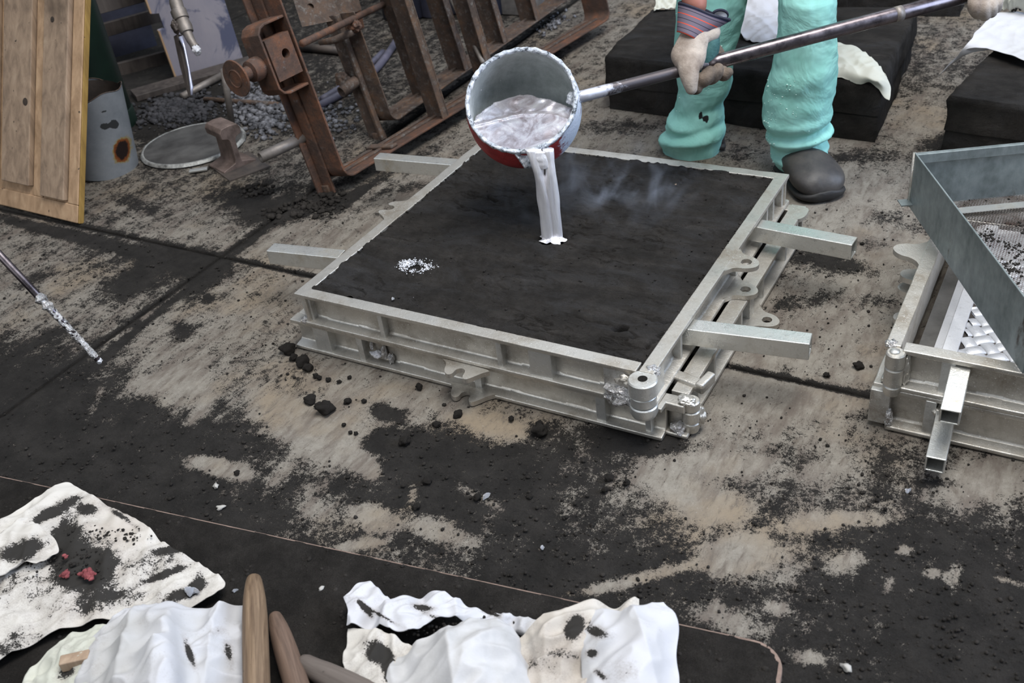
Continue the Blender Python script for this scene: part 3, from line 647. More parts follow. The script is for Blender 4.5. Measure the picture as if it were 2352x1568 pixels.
# leaked metal on the lower front rail
lk = Vector((dx_(862, 812), Y0+.018, .032)); leak = empty('metal_leak', lk, label='solidified aluminium leak with crumpled wings on the lower flask front', cat='metal splash')
weld(leak, (-.008, -.006, -.004), .0085, 31, SPLASH, 'bead', (1.5, 1, .8)); weld(leak, (.012, -.004, .003), .010, 33, WELD, 'fin', (.55, .8, 1.7)); weld(leak, (.027, -.004, -.008), .008, 35, WELD, 'fin', (.8, .8, 1.3)); weld(leak, (-.020, -.003, .012), .006, 36, WELD, 'fin', (.6, .6, 1.6))
b = MB(); b.M = Matrix.Translation(lk)
for dxy in ((0, 0),): b.lathe([(.001, 0), (.016, .0), (.001, .0)], 20)
# splash on the sand bed
def splash_pt():
    a = rng.uniform(0, 6.28)
    if rng.random() < .35: a = rng.normal(2.9, .5)
    r = .024+rng.normal(0, .0062); return Vector((SPL.x+r*1.25*math.cos(a), SPL.y+r*.85*math.sin(a), HT-.004))
s = scatter('aluminium_splatter', 900, splash_pt, .0003, .0022, SPLASH); tag(s, 'ring of bright aluminium splatter frozen on the black sand bed', 'metal splash', kind='stuff')
chip(903, 687, 5, SPLASH, 'single white metal flake beside the near rail of the flask', HT)
# ================================================================ ladle and metal
def PY(x, y, Y):
    d = M3.T @ np.array([x-1176.0, y-784.0, FPX]); t = (Y-CAM.y)/d[1]
    return Vector(np.array(CAM)+t*d)
def PX(x, y, X):
    d = M3.T @ np.array([x-1176.0, y-784.0, FPX]); t = (X-CAM.x)/d[0]
    return Vector(np.array(CAM)+t*d)
def to_px(p):
    v = M3 @ (np.array(p)-np.array(CAM)); return 1176+FPX*v[0]/v[2], 784+FPX*v[1]/v[2], v[2]
lo, hi = .15, .9
for _ in range(40):
    mid = (lo+hi)/2
    if to_px((POUR.x, POUR.y, mid))[1] > 362: lo = mid
    else: hi = mid
LIP = Vector((POUR.x, POUR.y, mid)); dl = to_px(LIP)[2]
ray = Vector(((1197-1176)/FPX, (228-784)/FPX, 1)).normalized()
ui = Vector((-.28, -.96, 0)); ui = (ui-ui.dot(ray)*ray).normalized(); th = math.radians(26)
def c2w(v): return Vector(M3.T @ np.array(v))
LN = c2w(-ray*math.cos(th)+ui*math.sin(th)).normalized(); LS = c2w(-ui*math.cos(th)-ray*math.sin(th)).normalized(); LE = LS.cross(LN).normalized()
RL = 128*(dl+.05)/FPX
# centre of the rim so that it appears where the photo shows it
best = None
for dep in np.linspace(dl-.05, dl+.2, 60):
    c_ = D(1197, 229, dep); e = ((LIP-c_)-LS*(RL+.006)).length
    if best is None or e < best[0]: best = (e, c_, dep)
LC = best[1]; RL = 129*best[2]/FPX
MLoc = frame(LC, LE, LS, LN)      # local x = sideways, y = towards spout, z = out of the mouth
print('ladle', LC, RL, 'lip', LIP, 'n', LN, 'err', best[0])
ladle = empty('casting_ladle', LC, label='round red casting ladle with silvery crusted rim and long steel pipe handle, tilted to pour', cat='ladle')
Mi = Matrix.Translation(-LC) @ MLoc
def bowl_prof(R, inner=False):
    p = [(R*1.0, 0), (R*1.02, -.012), (R*1.045, -.03), (R*1.045, -.052)] if not inner else [(R, 0), (R, -.02), (R*1.02, -.052)]
    R = R*1.05 if not inner else R*1.02
    for k in range(1, 15):
        a = PI/2*k/14; p.append((R*.995*math.cos(a)+.0005, -.052-R*.98*math.sin(a)))
    return p
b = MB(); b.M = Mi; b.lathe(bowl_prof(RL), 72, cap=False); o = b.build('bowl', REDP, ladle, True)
set_attr(o, 'splash', [(-.25+.9*min(1, max(0, ((to_px(Vector(v)+LC)[0]-1235)/60)))+.30*max(0, (1105-to_px(Vector(v)+LC)[0])/40)) for v in b.v])  # right part masks the painted doorway reflection, left edge the dust
set_attr(o, 'wear', [.35*math.exp(-(((Mi.inverted() @ Vector(v)).x+.004)/.03)**2-(((Mi.inverted() @ Vector(v)).z+.055)/.022)**2)+(.30 if (Mi.inverted() @ Vector(v)).x > .07 else 0) for v in b.v])
b = MB(); b.M = Mi; b.lathe(bowl_prof(RL-.006, True)[::-1], 72, cap=False); b.build('bowl_lining', INNER, ladle, True)
b = MB(); b.M = Mi; n = 120; vs = []
prof = [(RL-.0075, -.004), (RL-.007, .0025), (RL-.0005, .0035), (RL+.0018, .000), (RL+.0010, -.007)]
for j, (r, z) in enumerate(prof):
    for i in range(n):
        a = 2*PI*i/n; nz = noise.noise(Vector((math.cos(a)*9, math.sin(a)*9, j*.7)))+.6*noise.noise(Vector((math.cos(a)*26, math.sin(a)*26, j)))
        vs.append(((r+.0016*nz)*math.cos(a), (r+.0016*nz)*math.sin(a), z+.0022*nz*(1 if j in (1, 2) else .6)))
fs = [(j*n+i, j*n+(i+1) % n, (j+1)*n+(i+1) % n, (j+1)*n+i) for j in range(len(prof)-1) for i in range(n)]
b.add(vs, fs); fixn(b.build('crusted_rim', RIM, ladle, True))
# spout trough
b = MB(); b.M = Mi; ns, nt = 10, 12; vs = []; fs = []
for k in range(ns+1):
    t = k/ns; w = .036*(1-t)+.021*t; yy = RL-.012+.034*t; dz = -.002-.020*t*t
    for i in range(nt+1):
        a = -PI/2+PI*i/nt; vs.append((w*math.sin(a)+.008, yy-.006*(1-abs(math.sin(a)))*0, dz-.012*math.cos(a)*(.5+.5*t)+.002*noise.noise(Vector((k*.8, i*.6, 1)))))
for k in range(ns):
    for i in range(nt): q = k*(nt+1)+i; fs.append((q, q+1, q+nt+2, q+nt+1))
b.add(vs, fs); o = b.build('pouring_spout', RIM, ladle, True); sd = o.modifiers.new('t', 'SOLIDIFY'); sd.thickness = .004
# handle
HA = LC+LE*(RL*.97)*(1 if to_px(LC+LE*.1)[0] > to_px(LC)[0] else -1)-LN*.012
HAND = D(1592, 156, 2.20); HEND = D(2212, -8, 2.26)
far_end = HEND+(HEND-HAND).normalized()*.22
HAp = D(1326, 224, to_px(HA)[2]+.01)
dirh = (HAND-HAp).normalized()
b = MB(); b.M = Matrix.Translation(-LC); b.tube([HAp-dirh*.01]+[HAp.lerp(HAND+dirh*.05, k/14) for k in range(1, 15)], [.0125]*15, 24); o = b.build('handle_rod', DUSTSTEEL, ladle, True); set_attr(o, 'splash', [1-1.6*min(1, (Vector(v)+LC-HAp).length/.2) for v in b.v])
s0 = HAND+dirh*.035
b = MB(); b.M = Matrix.Translation(-LC); b.tube([s0, s0+(far_end-s0)*.03, s0.lerp(far_end, .5), far_end], [.0135, .0160, .0163, .0163], 28); b.build('handle_pipe', STEEL, ladle, True)
pb = s0.lerp(far_end, (2060-1625)/(2212-1625)*((HEND-s0).length/(far_end-s0).length)); dd = (far_end-s0).normalized()
b = MB(); b.M = Matrix.Translation(-LC); b.tube([pb-dd*.009, pb+dd*.009], .0166, 28); b.build('handle_ring', GREYIRON, ladle, True)
weld(ladle, tuple(HAp-LC-dirh*.006), .017, 41, RIM, 'handle_weld', (.9, .9, .9))
# molten metal: pool + falling stream
metal = empty('molten_aluminium', LIP, label='bright molten aluminium filling the ladle and falling as a wide stream into the sand mould', cat='molten metal')
ZP = LIP.z+.006; Mw = MLoc; Mwi = MLoc.inverted(); Ri = RL-.0062
def inside(p):
    q = Mwi @ p; r2 = q.x*q.x+q.y*q.y
    if q.z > .002: return False
    if q.z > -.045: return r2 < Ri*Ri
    return r2/(Ri*Ri)+((q.z+.045)/(RL*.86-.006))**2 < 1
vs = []; fs = []; nx_, ny_ = 110, 90; idx = {}
xs_sign = 1 if to_px(LC+LE*.1)[0] > to_px(LC)[0] else -1
def metal_h(x, y):
    xi = x*xs_sign; yr = np.interp(xi, [-.11, -.006, .053, .10], [.0, .008, .034, .08])
    h = -(RL-y)*.42-.004
    h += .0040*math.exp(-((y-yr)/.004)**2)-.003*(1 if y < yr else 0)*min(1, (yr-y)/.01)
    h += .0012*noise.noise(Vector((xi*20-y*10, y*46+xi*14, 0)))
    if y < yr: h += .0022*noise.noise(Vector((x*60, y*60, 9)))
    top = np.interp(xi, [-.105, -.06, -.02, .02, .06, .1], [-.023, -.045, -.054, -.037, -.004, .036])-.006+.004*noise.noise(Vector((x*40, 3, 1)))
    return h, top
for j in range(ny_+1):
    for i in range(nx_+1):
        x = -RL+2*RL*i/nx_; y = -.05+(RL+.05)*j/ny_
        h, top = metal_h(x, y)
        if h > -.045: rr_ = Ri
        else: rr_ = Ri*math.sqrt(max(0, 1-((h+.045)/(RL*.86-.006))**2))
        r = math.hypot(x, y)
        if r > rr_+.004 or y < top: continue
        if r > rr_: x *= rr_/r; y *= rr_/r
        idx[(i, j)] = len(vs); vs.append(Mwi.inverted() @ Vector((x, y, h))-LIP)
for (i, j) in idx:
    q = [(i, j), (i+1, j), (i+1, j+1), (i, j+1)]
    if all(k in idx for k in q): fs.append(tuple(idx[k] for k in q))
o = mesh_obj('metal_pool', vs, fs, MOLTEN, metal, True); sd_ = o.modifiers.new('t', 'SOLIDIFY'); sd_.thickness = .004; sd_.offset = -1
def stream_pt(x, y):  # point on the fall line plane through POUR, facing the camera
    Pz = Vector((POUR.x, POUR.y, 0)); nrm = Vector((CAM.x-POUR.x, CAM.y-POUR.y, 0)).normalized()
    d = c2w(((x-1176)/FPX, (y-784)/FPX, 1)); t = (Pz-CAM).dot(nrm)/d.dot(nrm); return CAM+d*t, nrm
def lobe(path, seed, name='metal_stream'):
    """path rows: y, x left, x right ; thickness from width"""
    n = 22; vs = []; fs = []; K = 44
    ys = [r[0] for r in path]
    for k in range(K+1):
        y = ys[0]+(ys[-1]-ys[0])*k/K; xl = np.interp(y, ys, [r[1] for r in path]); xr = np.interp(y, ys, [r[2] for r in path])
        pl, nr = stream_pt(xl, y); pr_, _ = stream_pt(xr, y); c = (pl+pr_)/2; h = (pr_-pl)/2; w = h.length
        toff = .012*max(0, (400-y)/60)**2 if y < 400 else 0
        c = c-nr*toff*.8
        for i in range(n):
            a = 2*PI*i/n; rp = 1+.10*noise.noise(Vector((math.cos(a)*2.2+seed, math.sin(a)*2.2, k*.10)))+.07*math.sin(3*a+k*.12+seed)
            vs.append(c+h*math.cos(a)*rp+nr*math.sin(a)*min(w, .011)*.8*rp-LIP)
    for k in range(K):
        for i in range(n): fs.append((k*n+i, k*n+(i+1) % n, (k+1)*n+(i+1) % n, (k+1)*n+i))
    fs += [tuple(range(n)), tuple(K*n+i for i in range(n))]
    return vs, fs
b = MB()
for path, sd_ in (([(345, 1205, 1242), (372, 1217, 1248), (400, 1226, 1249), (415, 1229, 1256), (430, 1231, 1262), (460, 1235, 1270), (500, 1241, 1276), (546, 1244, 1282)], 1),
                  ([(345, 1246, 1272), (372, 1253, 1273), (400, 1252, 1277), (415, 1247, 1280), (430, 1244, 1282), (460, 1246, 1286), (500, 1251, 1290), (546, 1254, 1293)], 7),
                  ([(350, 1210, 1268), (360, 1216, 1270), (372, 1220, 1270), (381, 1226, 1266), (386, 1240, 1258)], 13)):
    v_, f_ = lobe(path, sd_); b.add(v_, f_)
fixn(b.build('metal_stream', FALLING, metal, True))
b = MB(); n = 40; vs = [(0, 0, .008)]; fs = []
for k in range(1, 6):
    for i in range(n):
        a = 2*PI*i/n; r = .026*k/5*(1+.35*noise.noise(Vector((math.cos(a)*2, math.sin(a)*2, 9)))+.12*math.sin(5*a))
        vs.append((r*1.1*math.cos(a), r*.75*math.sin(a), .008+.004*noise.noise(Vector((i*.4, k*.9, 2)))-.008*(k/5)**3))
for i in range(n): fs.append((0, 1+i, 1+(i+1) % n))
for k in range(4):
    for i in range(n): a = 1+k*n; fs.append((a+i, a+n+i, a+n+(i+1) % n, a+(i+1) % n))
b.M = Matrix.Translation(Vector((POUR.x, POUR.y, HT-.009))-LIP+Vector((.002, 0, 0))); b.add(vs, fs); b.build('metal_puddle', FALLING, metal, True)
# ---- smoke over the mould
m = Mat('thin_white_smoke'); m.n.remove(m.b); vp = m.n.new('ShaderNodeVolumePrincipled'); m.link(vp.outputs[0], m.n['Material Output'].inputs['Volume'])
vp.inputs['Color'].default_value = (.75, .83, 1, 1)
tc = m.n.new('ShaderNodeTexCoord'); mp = m.n.new('ShaderNodeMapping'); m.link(tc.outputs['Object'], mp.inputs[0]); mp.inputs['Scale'].default_value = (1, 1, .8)
nz = m.noise(11, 4, .55, mp.outputs[0], 1.6)
ln = m.n.new('ShaderNodeVectorMath'); ln.operation = 'LENGTH'; gm = m.n.new('ShaderNodeMapping'); gm.inputs['Scale'].default_value = (1/.26, 1/.22, 1/.075); m.link(tc.outputs['Object'], gm.inputs[0]); m.link(gm.outputs[0], ln.inputs[0])
fall = m.math('SUBTRACT', 1.0, ln.outputs['Value'], clamp=True)
den = m.math('MULTIPLY', m.math('MULTIPLY', m.smooth(nz, .52, .74), fall), 10.0); m.link(den, vp.inputs['Density']); SMOKE = m.m
def smoke(c, sx, sy, sz, label):
    bm = bmesh.new(); bmesh.ops.create_icosphere(bm, subdivisions=3, radius=1)
    for v in bm.verts: v.co = Vector((v.co.x*sx, v.co.y*sy, v.co.z*sz))
    me = bpy.data.meshes.new('smoke'); bm.to_mesh(me); bm.free(); me.materials.append(SMOKE); o = bpy.data.objects.new('smoke_wisp', me); COL.objects.link(o); o.location = c
    tag(o, label, 'smoke', kind='stuff'); return o
smoke(Vector((POUR.x+.06, POUR.y+.13, HT+.078)), .25, .21, .073, 'thin bluish smoke rising from the mould beside the metal stream')

# ================================================================ the person
person = empty('person', G(1720, 370), label='person in teal trousers, striped-cuff work gloves and black boots, bending to hold the ladle handle', cat='person')
PL = person.location.copy(); PT = Matrix.Translation(-PL)
def catmull(P, t):
    n = len(P)-1; x = t*n; i = min(int(x), n-1); f = x-i
    p0, p1, p2, p3 = P[max(i-1, 0)], P[i], P[i+1], P[min(i+2, n)]
    return .5*((2*p1)+(p2-p0)*f+(2*p0-5*p1+4*p2-p3)*f*f+(3*p1-p0-3*p2+p3)*f*f*f)
def tubes_fused(name, paths, mat, parent, vox=.0022, depth_dir=None):
    """fuse smooth tapering tubes (each point: position, side radius, depth radius) into one continuous surface"""
    b = MB(); zc = depth_dir
    for P in paths:
        pos = [Vector(p[0]) for p in P]; ra = [Vector((p[1], p[2], 0)) for p in P]; S = 26; n = 18; vs = []; fs = []
        C_ = [catmull(pos, k/S) for k in range(S+1)]; R_ = [catmull(ra, k/S) for k in range(S+1)]
        t0 = (C_[1]-C_[0]).normalized(); t1 = (C_[-1]-C_[-2]).normalized()
        cs = [(C_[0]-t0*R_[0].x*math.cos(a), R_[0]*math.sin(a)) for a in (.25, .7, 1.1)]+list(zip(C_, R_))+[(C_[-1]+t1*R_[-1].x*math.cos(a), R_[-1]*math.sin(a)) for a in (1.1, .7, .25)]
        for k, (c, r) in enumerate(cs):
            a_ = cs[max(k-1, 0)][0]; d_ = cs[min(k+1, len(cs)-1)][0]; t = (d_-a_).normalized(); side = t.cross(zc)
            if side.length < .2: side = t.cross(Vector((0, 0, 1)))
            side.normalize(); dp = side.cross(t)
            for i in range(n): a = 2*PI*i/n; vs.append(c+side*math.cos(a)*r.x+dp*math.sin(a)*r.y)
        K = len(cs)-1
        for k in range(K):
            for i in range(n): fs.append((k*n+i, k*n+(i+1) % n, (k+1)*n+(i+1) % n, (k+1)*n+i))
        fs += [tuple(range(n))[::-1], tuple(K*n+i for i in range(n))]
        b.add(vs, fs)
    o = fixn(b.build(name, mat, parent, True)); rm = o.modifiers.new('fuse', 'REMESH'); rm.mode = 'VOXEL'; rm.voxel_size = vox; rm.use_smooth_shade = True
    sm = o.modifiers.new('soft', 'SMOOTH'); sm.factor = .5; sm.iterations = 5; return o
def skin_mesh(name, verts, edges, mat, parent, sub=2, root=0, T=None):
    """verts: (x, y, z, rx, ry)"""
    me = bpy.data.meshes.new(name); me.from_pydata([tuple(v[:3]) for v in verts], edges, [])
    o = bpy.data.objects.new(name, me); COL.objects.link(o); o.parent = parent
    sk = o.modifiers.new('skin', 'SKIN'); sk.use_smooth_shade = True; sk.branch_smoothing = .6
    for i, v in enumerate(verts): me.skin_vertices[0].data[i].radius = (v[3], v[4]); me.skin_vertices[0].data[i].use_root = (i == root)
    ss = o.modifiers.new('sub', 'SUBSURF'); ss.levels = sub; ss.render_levels = sub
    me.materials.append(mat)
    dg = bpy.context.evaluated_depsgraph_get(); ev = o.evaluated_get(dg); m2 = bpy.data.meshes.new_from_object(ev)
    o.modifiers.clear(); o.data = m2; m2.materials.clear(); m2.materials.append(mat); m2.name = name
    m2.polygons.foreach_set('use_smooth', [True]*len(m2.polygons)); return o
ank1 = PY(1590, 352, 1.20)-PL; ank1.z = .09; ank2 = PY(1845, 372, 1.16)-PL; ank2.z = .09
top1 = PY(1640, 20, 1.18)-PL; top2 = PY(1852, 20, 1.18)-PL
hip = Vector(((top1.x+top2.x)/2+.02, top1.y+.22, .84)); h1 = hip+Vector((-.085, 0, -.02)); h2 = hip+Vector((.085, 0, -.02))
ch = hip+Vector((-.02, -.26, .22)); sh = hip+Vector((-.03, -.42, .27)); s1 = sh+Vector((-.17, .02, -.03)); s2 = sh+Vector((.17, .02, -.03))
neck = sh+Vector((0, -.07, .03)); head = neck+Vector((0, -.10, .03)); head2 = head+Vector((0, -.07, -.02))
WR = D(1603, 40, 2.19)-PL; WR2 = HEND-dirh*(-.02)-PL+Vector((.0, .03, .06))
e1 = (s1+WR)/2+Vector((-.06, .07, .02)); e2 = (s2+WR2)/2+Vector((.03, .10, .0))
V_ = [(*hip, .13, .10), (*((hip+ch)/2), .125, .10), (*ch, .14, .11), (*sh, .10, .08), (*neck, .055, .055), (*head, .085, .085), (*head2, .07, .075),
      (*s1, .060, .060), (*e1, .044, .044), (*WR, .030, .026), (*s2, .060, .060), (*e2, .044, .044), (*WR2, .030, .026),
      (*h1, .10, .10), (*top1, .062, .062), (*((top1+ank1)/2), .055, .055), (*ank1, .04, .04), (*h2, .10, .10), (*top2, .062, .062), (*((top2+ank2)/2), .055, .055), (*ank2, .04, .04)]
E_ = [(0, 1), (1, 2), (2, 3), (3, 4), (4, 5), (5, 6), (3, 7), (7, 8), (8, 9), (3, 10), (10, 11), (11, 12), (0, 13), (13, 14), (14, 15), (15, 16), (0, 17), (17, 18), (18, 19), (19, 20)]
skin_mesh('body', V_, E_, SKIN, person)
SHIRT = simple_noise_mat('teal_work_shirt', (.075, .33, .27), (.14, .47, .40), 6, .9, 0, .4, 30, .01)
skin_mesh('shirt', [(*hip, .145, .115), (*((hip+ch)/2), .14, .115), (*ch, .155, .125), (*sh, .115, .09), (*s1, .075, .072), (*((s1*.55+e1*.45)), .065, .062), (*s2, .075, .072), (*((s2*.55+e2*.45)), .065, .062), (*((sh+neck)/2), .07, .07)],
          [(0, 1), (1, 2), (2, 3), (3, 4), (4, 5), (3, 6), (6, 7), (3, 8)], SHIRT, person)
HAIR = simple_noise_mat('short_dark_hair', (.015, .012, .01), (.04, .03, .025), 60, .8, 0, .8, 200)
weld(person, tuple(head+Vector((0, .01, .035))), .088, 51, HAIR, 'hair', (.9, 1.1, .75))
def leg(rows, Yp, seed):
    vs = []; n = 56; K = 90; ys = [r[0] for r in rows]; ny = [-y for y in ys]; C_ = []; R_ = []
    for k in range(K+1):
        y = ys[0]+(ys[-1]-ys[0])*k/K; xl = np.interp(-y, ny, [r[1] for r in rows]); xr = np.interp(-y, ny, [r[2] for r in rows])
        yp = np.interp(-y, ny, [r[3] for r in rows]); c = PY((xl+xr)/2, y, yp); l = PY(xl, y, yp); r = PY(xr, y, yp)
        C_.append(c-PL); R_.append((xr-xl)*to_px(c)[2]/FPX/2*.97)
    return C_, R_
rows1 = [(352, 1521, 1655, 1.17), (325, 1520, 1661, 1.17), (295, 1520, 1668, 1.17), (265, 1540, 1664, 1.17), (235, 1551, 1664, 1.17), (200, 1556, 1681, 1.17), (150, 1548, 1684, 1.16), (100, 1548, 1692, 1.16), (50, 1549, 1708, 1.16), (0, 1552, 1719, 1.16), (-60, 1552, 1740, 1.18)]
rows2 = [(372, 1782, 1903, 1.105), (350, 1773, 1901, 1.105), (325, 1764, 1898, 1.105), (300, 1761, 1906, 1.105), (265, 1750, 1908, 1.105), (220, 1753, 1920, 1.105), (160, 1770, 1922, 1.10), (100, 1782, 1922, 1.10), (50, 1788, 1922, 1.10), (0, 1788, 1921, 1.10), (-60, 1780, 1930, 1.14)]
def fold(k, K, a, sd_):
    t = k/K; f = 0
    for (tc_, slope, w, amp, ac, aw) in FOLDS[sd_]:
        g = math.exp(-((t-tc_-slope*math.sin(a-ac))/w)**2)*(.5+.5*math.cos(a-ac))**aw; f += amp*g
    f += .0035*noise.noise(Vector((math.cos(a)*2, math.sin(a)*2, t*9+sd_*7)))+.002*noise.noise(Vector((math.cos(a)*5, math.sin(a)*5, t*22+sd_)))*1.3
    return f
FOLDS = {1: [(.10, .02, .022, .014, 4.2, 1), (.15, .03, .02, -.013, 4.6, 1), (.19, -.03, .022, .010, 4.0, 1), (.26, .03, .03, -.006, 5.2, 1), (.60, .04, .05, .006, 5.4, 1)],
         2: [(.07, .02, .018, .009, 5.3, 1), (.115, .03, .016, -.012, 5.6, 1), (.155, .02, .018, .012, 5.3, 1), (.20, .03, .018, -.011, 5.8, 1), (.24, .02, .025, .008, 5.2, 1), (.36, -.04, .04, -.005, 5.8, 1), (.48, .05, .05, .005, 5.0, 1)]}
b = MB(); K = 90; n = 64
for sd_, rows in ((1, rows1), (2, rows2)):
    C_, R_ = leg(rows, 0, sd_); vs = []; fs = []
    hp = (h1 if sd_ == 1 else h2)
    ext = 24
    for k in range(K+1+ext):
        if k <= K: c, r = C_[k], R_[k]
        else:
            t = (k-K)/ext; c = C_[K].lerp(Vector((hp.x, hp.y, hp.z)), t); r = R_[K]*(1-t)+.125*t
        for i in range(n):
            a = 2*PI*i/n; rr = r+fold(min(k, K), K, a, sd_)
            if k == 0: rr -= .002
            vs.append((c.x+rr*math.cos(a), c.y+rr*.92*math.sin(a), c.z+(.012*math.sin(a) if k < 8 else 0)))
    tot = K+ext
    for k in range(tot):
        for i in range(n): fs.append((k*n+i, k*n+(i+1) % n, (k+1)*n+(i+1) % n, (k+1)*n+i))
    fs.append(tuple(tot*n+i for i in range(n)))
    b.add(vs, fs)
hb = MB(); 
keep = b.M; b.M = Matrix.Translation(hip+Vector((0, 0, -.06))); b.lathe([(.11, -.10), (.17, -.05), (.175, .03), (.15, .09), (.12, .12)], 40); b.M = keep
o = b.build('trousers', TEAL, person, True)
tv = np.array([list(v+PL) for v in b.v]); tq = (tv-np.array(CAM)) @ M3.T; tx = 1176+FPX*tq[:, 0]/tq[:, 2]; ty = 784+FPX*tq[:, 1]/tq[:, 2]
mk = np.zeros(len(tv))
for (x, y, a_, c_) in ((1609, 265, 4, 9), (1617, 272, 3, 6), (1623, 273, 3, 9)): mk += np.exp(-(((tx-x)/a_)**2+((ty-y)/c_)**2))*1.4*(tq[:, 2] < tq[:, 2][np.argmin((tx-x)**2+(ty-y)**2+(tq[:, 2]-2.6)**2*2000)]+.05)
set_attr(o, 'mark', mk)
fr_list = []
for (x, y, sx_, sy_, n_) in ((1755, 270, 5, 50, 26), (1762, 300, 5, 20, 12), (1775, 230, 10, 10, 8), (1816, 190, 6, 8, 5), (1820, 262, 10, 8, 6), (1552, 180, 3, 60, 16), (1550, 30, 3, 20, 6), (1624, 208, 4, 4, 4), (1664, 60, 3, 40, 5), (1800, 215, 20, 20, 5), (1870, 305, 20, 6, 3)):
    for _ in range(n_):
        X_, Y_ = rng.normal(x, sx_), rng.normal(y, sy_); dd = (tx-X_)**2+(ty-Y_)**2; c_ = np.where(dd < dd.min()+60)[0]; fr_list.append(Vector(tv[c_[np.argmin(tq[c_, 2])]])-PL)
_it = iter(fr_list)
FRAY = simple_noise_mat('frayed_threads', (.40, .62, .57), (.62, .80, .76), 40, .95)
tag(scatter('frayed_threads', len(fr_list), lambda: next(_it, None), .0012, .0034, FRAY, person), kind='stuff')
sd2 = o.modifiers.new('t', 'SOLIDIFY'); sd2.thickness = .002
# frayed pills on the trousers
# boots
def boot(toe, heel, w, seed):
    sc_h = 1.0
    toe = Vector(toe)-PL; heel = Vector(heel)-PL; d = (toe-heel); L = d.length; d.normalize(); sx = Vector((-d.y, d.x, 0))
    Mb = frame(heel, sx, d, Vector((0, 0, 1)))
    def loft(name, prof, mat, z0f):
        vs = []; fs = []; n = 36; K = len(prof)
        for (t, hw, zb, zt) in prof:
            for i in range(n):
                a = 2*PI*i/n; cx, sz = math.cos(a), math.sin(a)
                x = hw*math.copysign(abs(cx)**.75, cx); zc = (zb+zt)/2; z = zc+(zt-zb)/2*math.copysign(abs(sz)**(.8), sz)
                if sz > 0: x *= 1-.38*sz**2
                vs.append((x+.002*noise.noise(Vector((t*6, a, seed))), t*L, z+.002*noise.noise(Vector((t*9, a*2, seed+3)))))
        for k in range(K-1):
            for i in range(n): fs.append((k*n+i, k*n+(i+1) % n, (k+1)*n+(i+1) % n, (k+1)*n+i))
        fs += [tuple(range(n)), tuple((K-1)*n+i for i in range(n))]
        bb = MB(); bb.M = Mb; bb.add(vs, fs); o = fixn(bb.build(name, mat, person, True)); s_ = o.modifiers.new('s', 'SUBSURF'); s_.levels = s_.render_levels = 1; return o
    up = [(0.0, w*.28, .015, .05), (.03, w*.36, .012, .065), (.12, w*.40, .012, .078), (.3, w*.42, .012, .088), (.42, w*.46, .012, .092), (.55, w*.49, .012, .098), (.68, w*.53, .012, .085), (.80, w*.53, .012, .078), (.90, w*.47, .013, .068), (.96, w*.36, .014, .055), (1.0, w*.18, .016, .038)]
    loft('boot', up, BOOT, 0)
    so = [(-.02, w*.30, 0, .022), (.03, w*.42, 0, .028), (.2, w*.44, 0, .028), (.4, w*.42, .001, .026), (.6, w*.50, 0, .026), (.8, w*.545, 0, .028), (.92, w*.49, .001, .030), (.985, w*.36, .003, .032), (1.02, w*.18, .008, .032)]
    loft('boot_sole', so, RUBBER, 0)
boot(G(1898, 466), G(1812, 384), .122, 1)
boot(G(1528, 360)+Vector((0, .035, 0)), G(1650, 352)+Vector((0, .045, 0)), .090, 2)
# gloves ------------------------------------------------------------
DH = to_px(HAND)[2]
def H(x, y, z=0.0):   # measured on the hand: photo position plus metres towards the camera
    return D(x, y, DH-z)-PL
def glove_part(name, pts, mat, sub=2):
    V2 = [(*H(p[0], p[1], p[2]), p[3], p[4] if len(p) > 4 else p[3]) for p in pts]
    return skin_mesh(name, V2, [(i, i+1) for i in range(len(V2)-1)], mat, person, sub)
ZC = (-c2w(((1600-1176)/FPX, (150-784)/FPX, 1))).normalized()
def gl(name, paths, mat, HH=H): return tubes_fused(name, [[(HH(p[0], p[1], p[2]), p[3], p[4] if len(p) > 4 else p[3]) for p in P] for P in paths], mat, person, .0020, ZC)
gl('glove_back', [[(1604, 66, .004, .026, .024), (1592, 96, .008, .033, .024), (1582, 124, .012, .034, .022), (1583, 146, .018, .028, .019)],
                  [(1566, 108, .010, .016, .016), (1559, 128, .012, .017, .016), (1572, 150, .016, .017, .016)],
                  [(1604, 104, .010, .018, .018), (1606, 128, .014, .015, .017), (1600, 150, .018, .014, .016)],
                  [(1582, 132, .020, .028, .019), (1582, 158, .026, .0235, .018), (1585, 184, .026, .0185, .016), (1588, 203, .021, .0135, .013)],
                  [(1618, 82, .004, .020, .018), (1634, 74, .002, .020, .016), (1640, 62, .0, .014, .012)]], LEATHER)
gl('glove_fingers', [[(1594, 150, -.024, .015), (1596, 174, -.010, .0165), (1606, 185, .010, .0170), (1620, 180, .022, .0165), (1631, 166, .023, .0140)],
                     [(1612, 148, -.026, .015), (1618, 170, -.012, .0165), (1630, 178, .006, .0165), (1643, 170, .016, .0155), (1650, 158, .017, .0125)],
                     [(1586, 180, -.012, .013), (1592, 200, -.002, .0135), (1600, 203, .010, .0130), (1602, 196, .016, .0105)],
                     [(1626, 108, -.014, .022), (1646, 130, -.030, .020), (1652, 158, -.020, .0170), (1662, 171, -.004, .0150), (1673, 166, .004, .0110)]], LEATHER2)
gl('glove_palm', [[(1632, 88, -.010, .020), (1628, 108, -.012, .024), (1620, 130, -.012, .024), (1606, 152, -.016, .020)], [(1608, 132, .004, .010), (1602, 160, .008, .009), (1600, 188, .010, .008)]], LEATHER3)
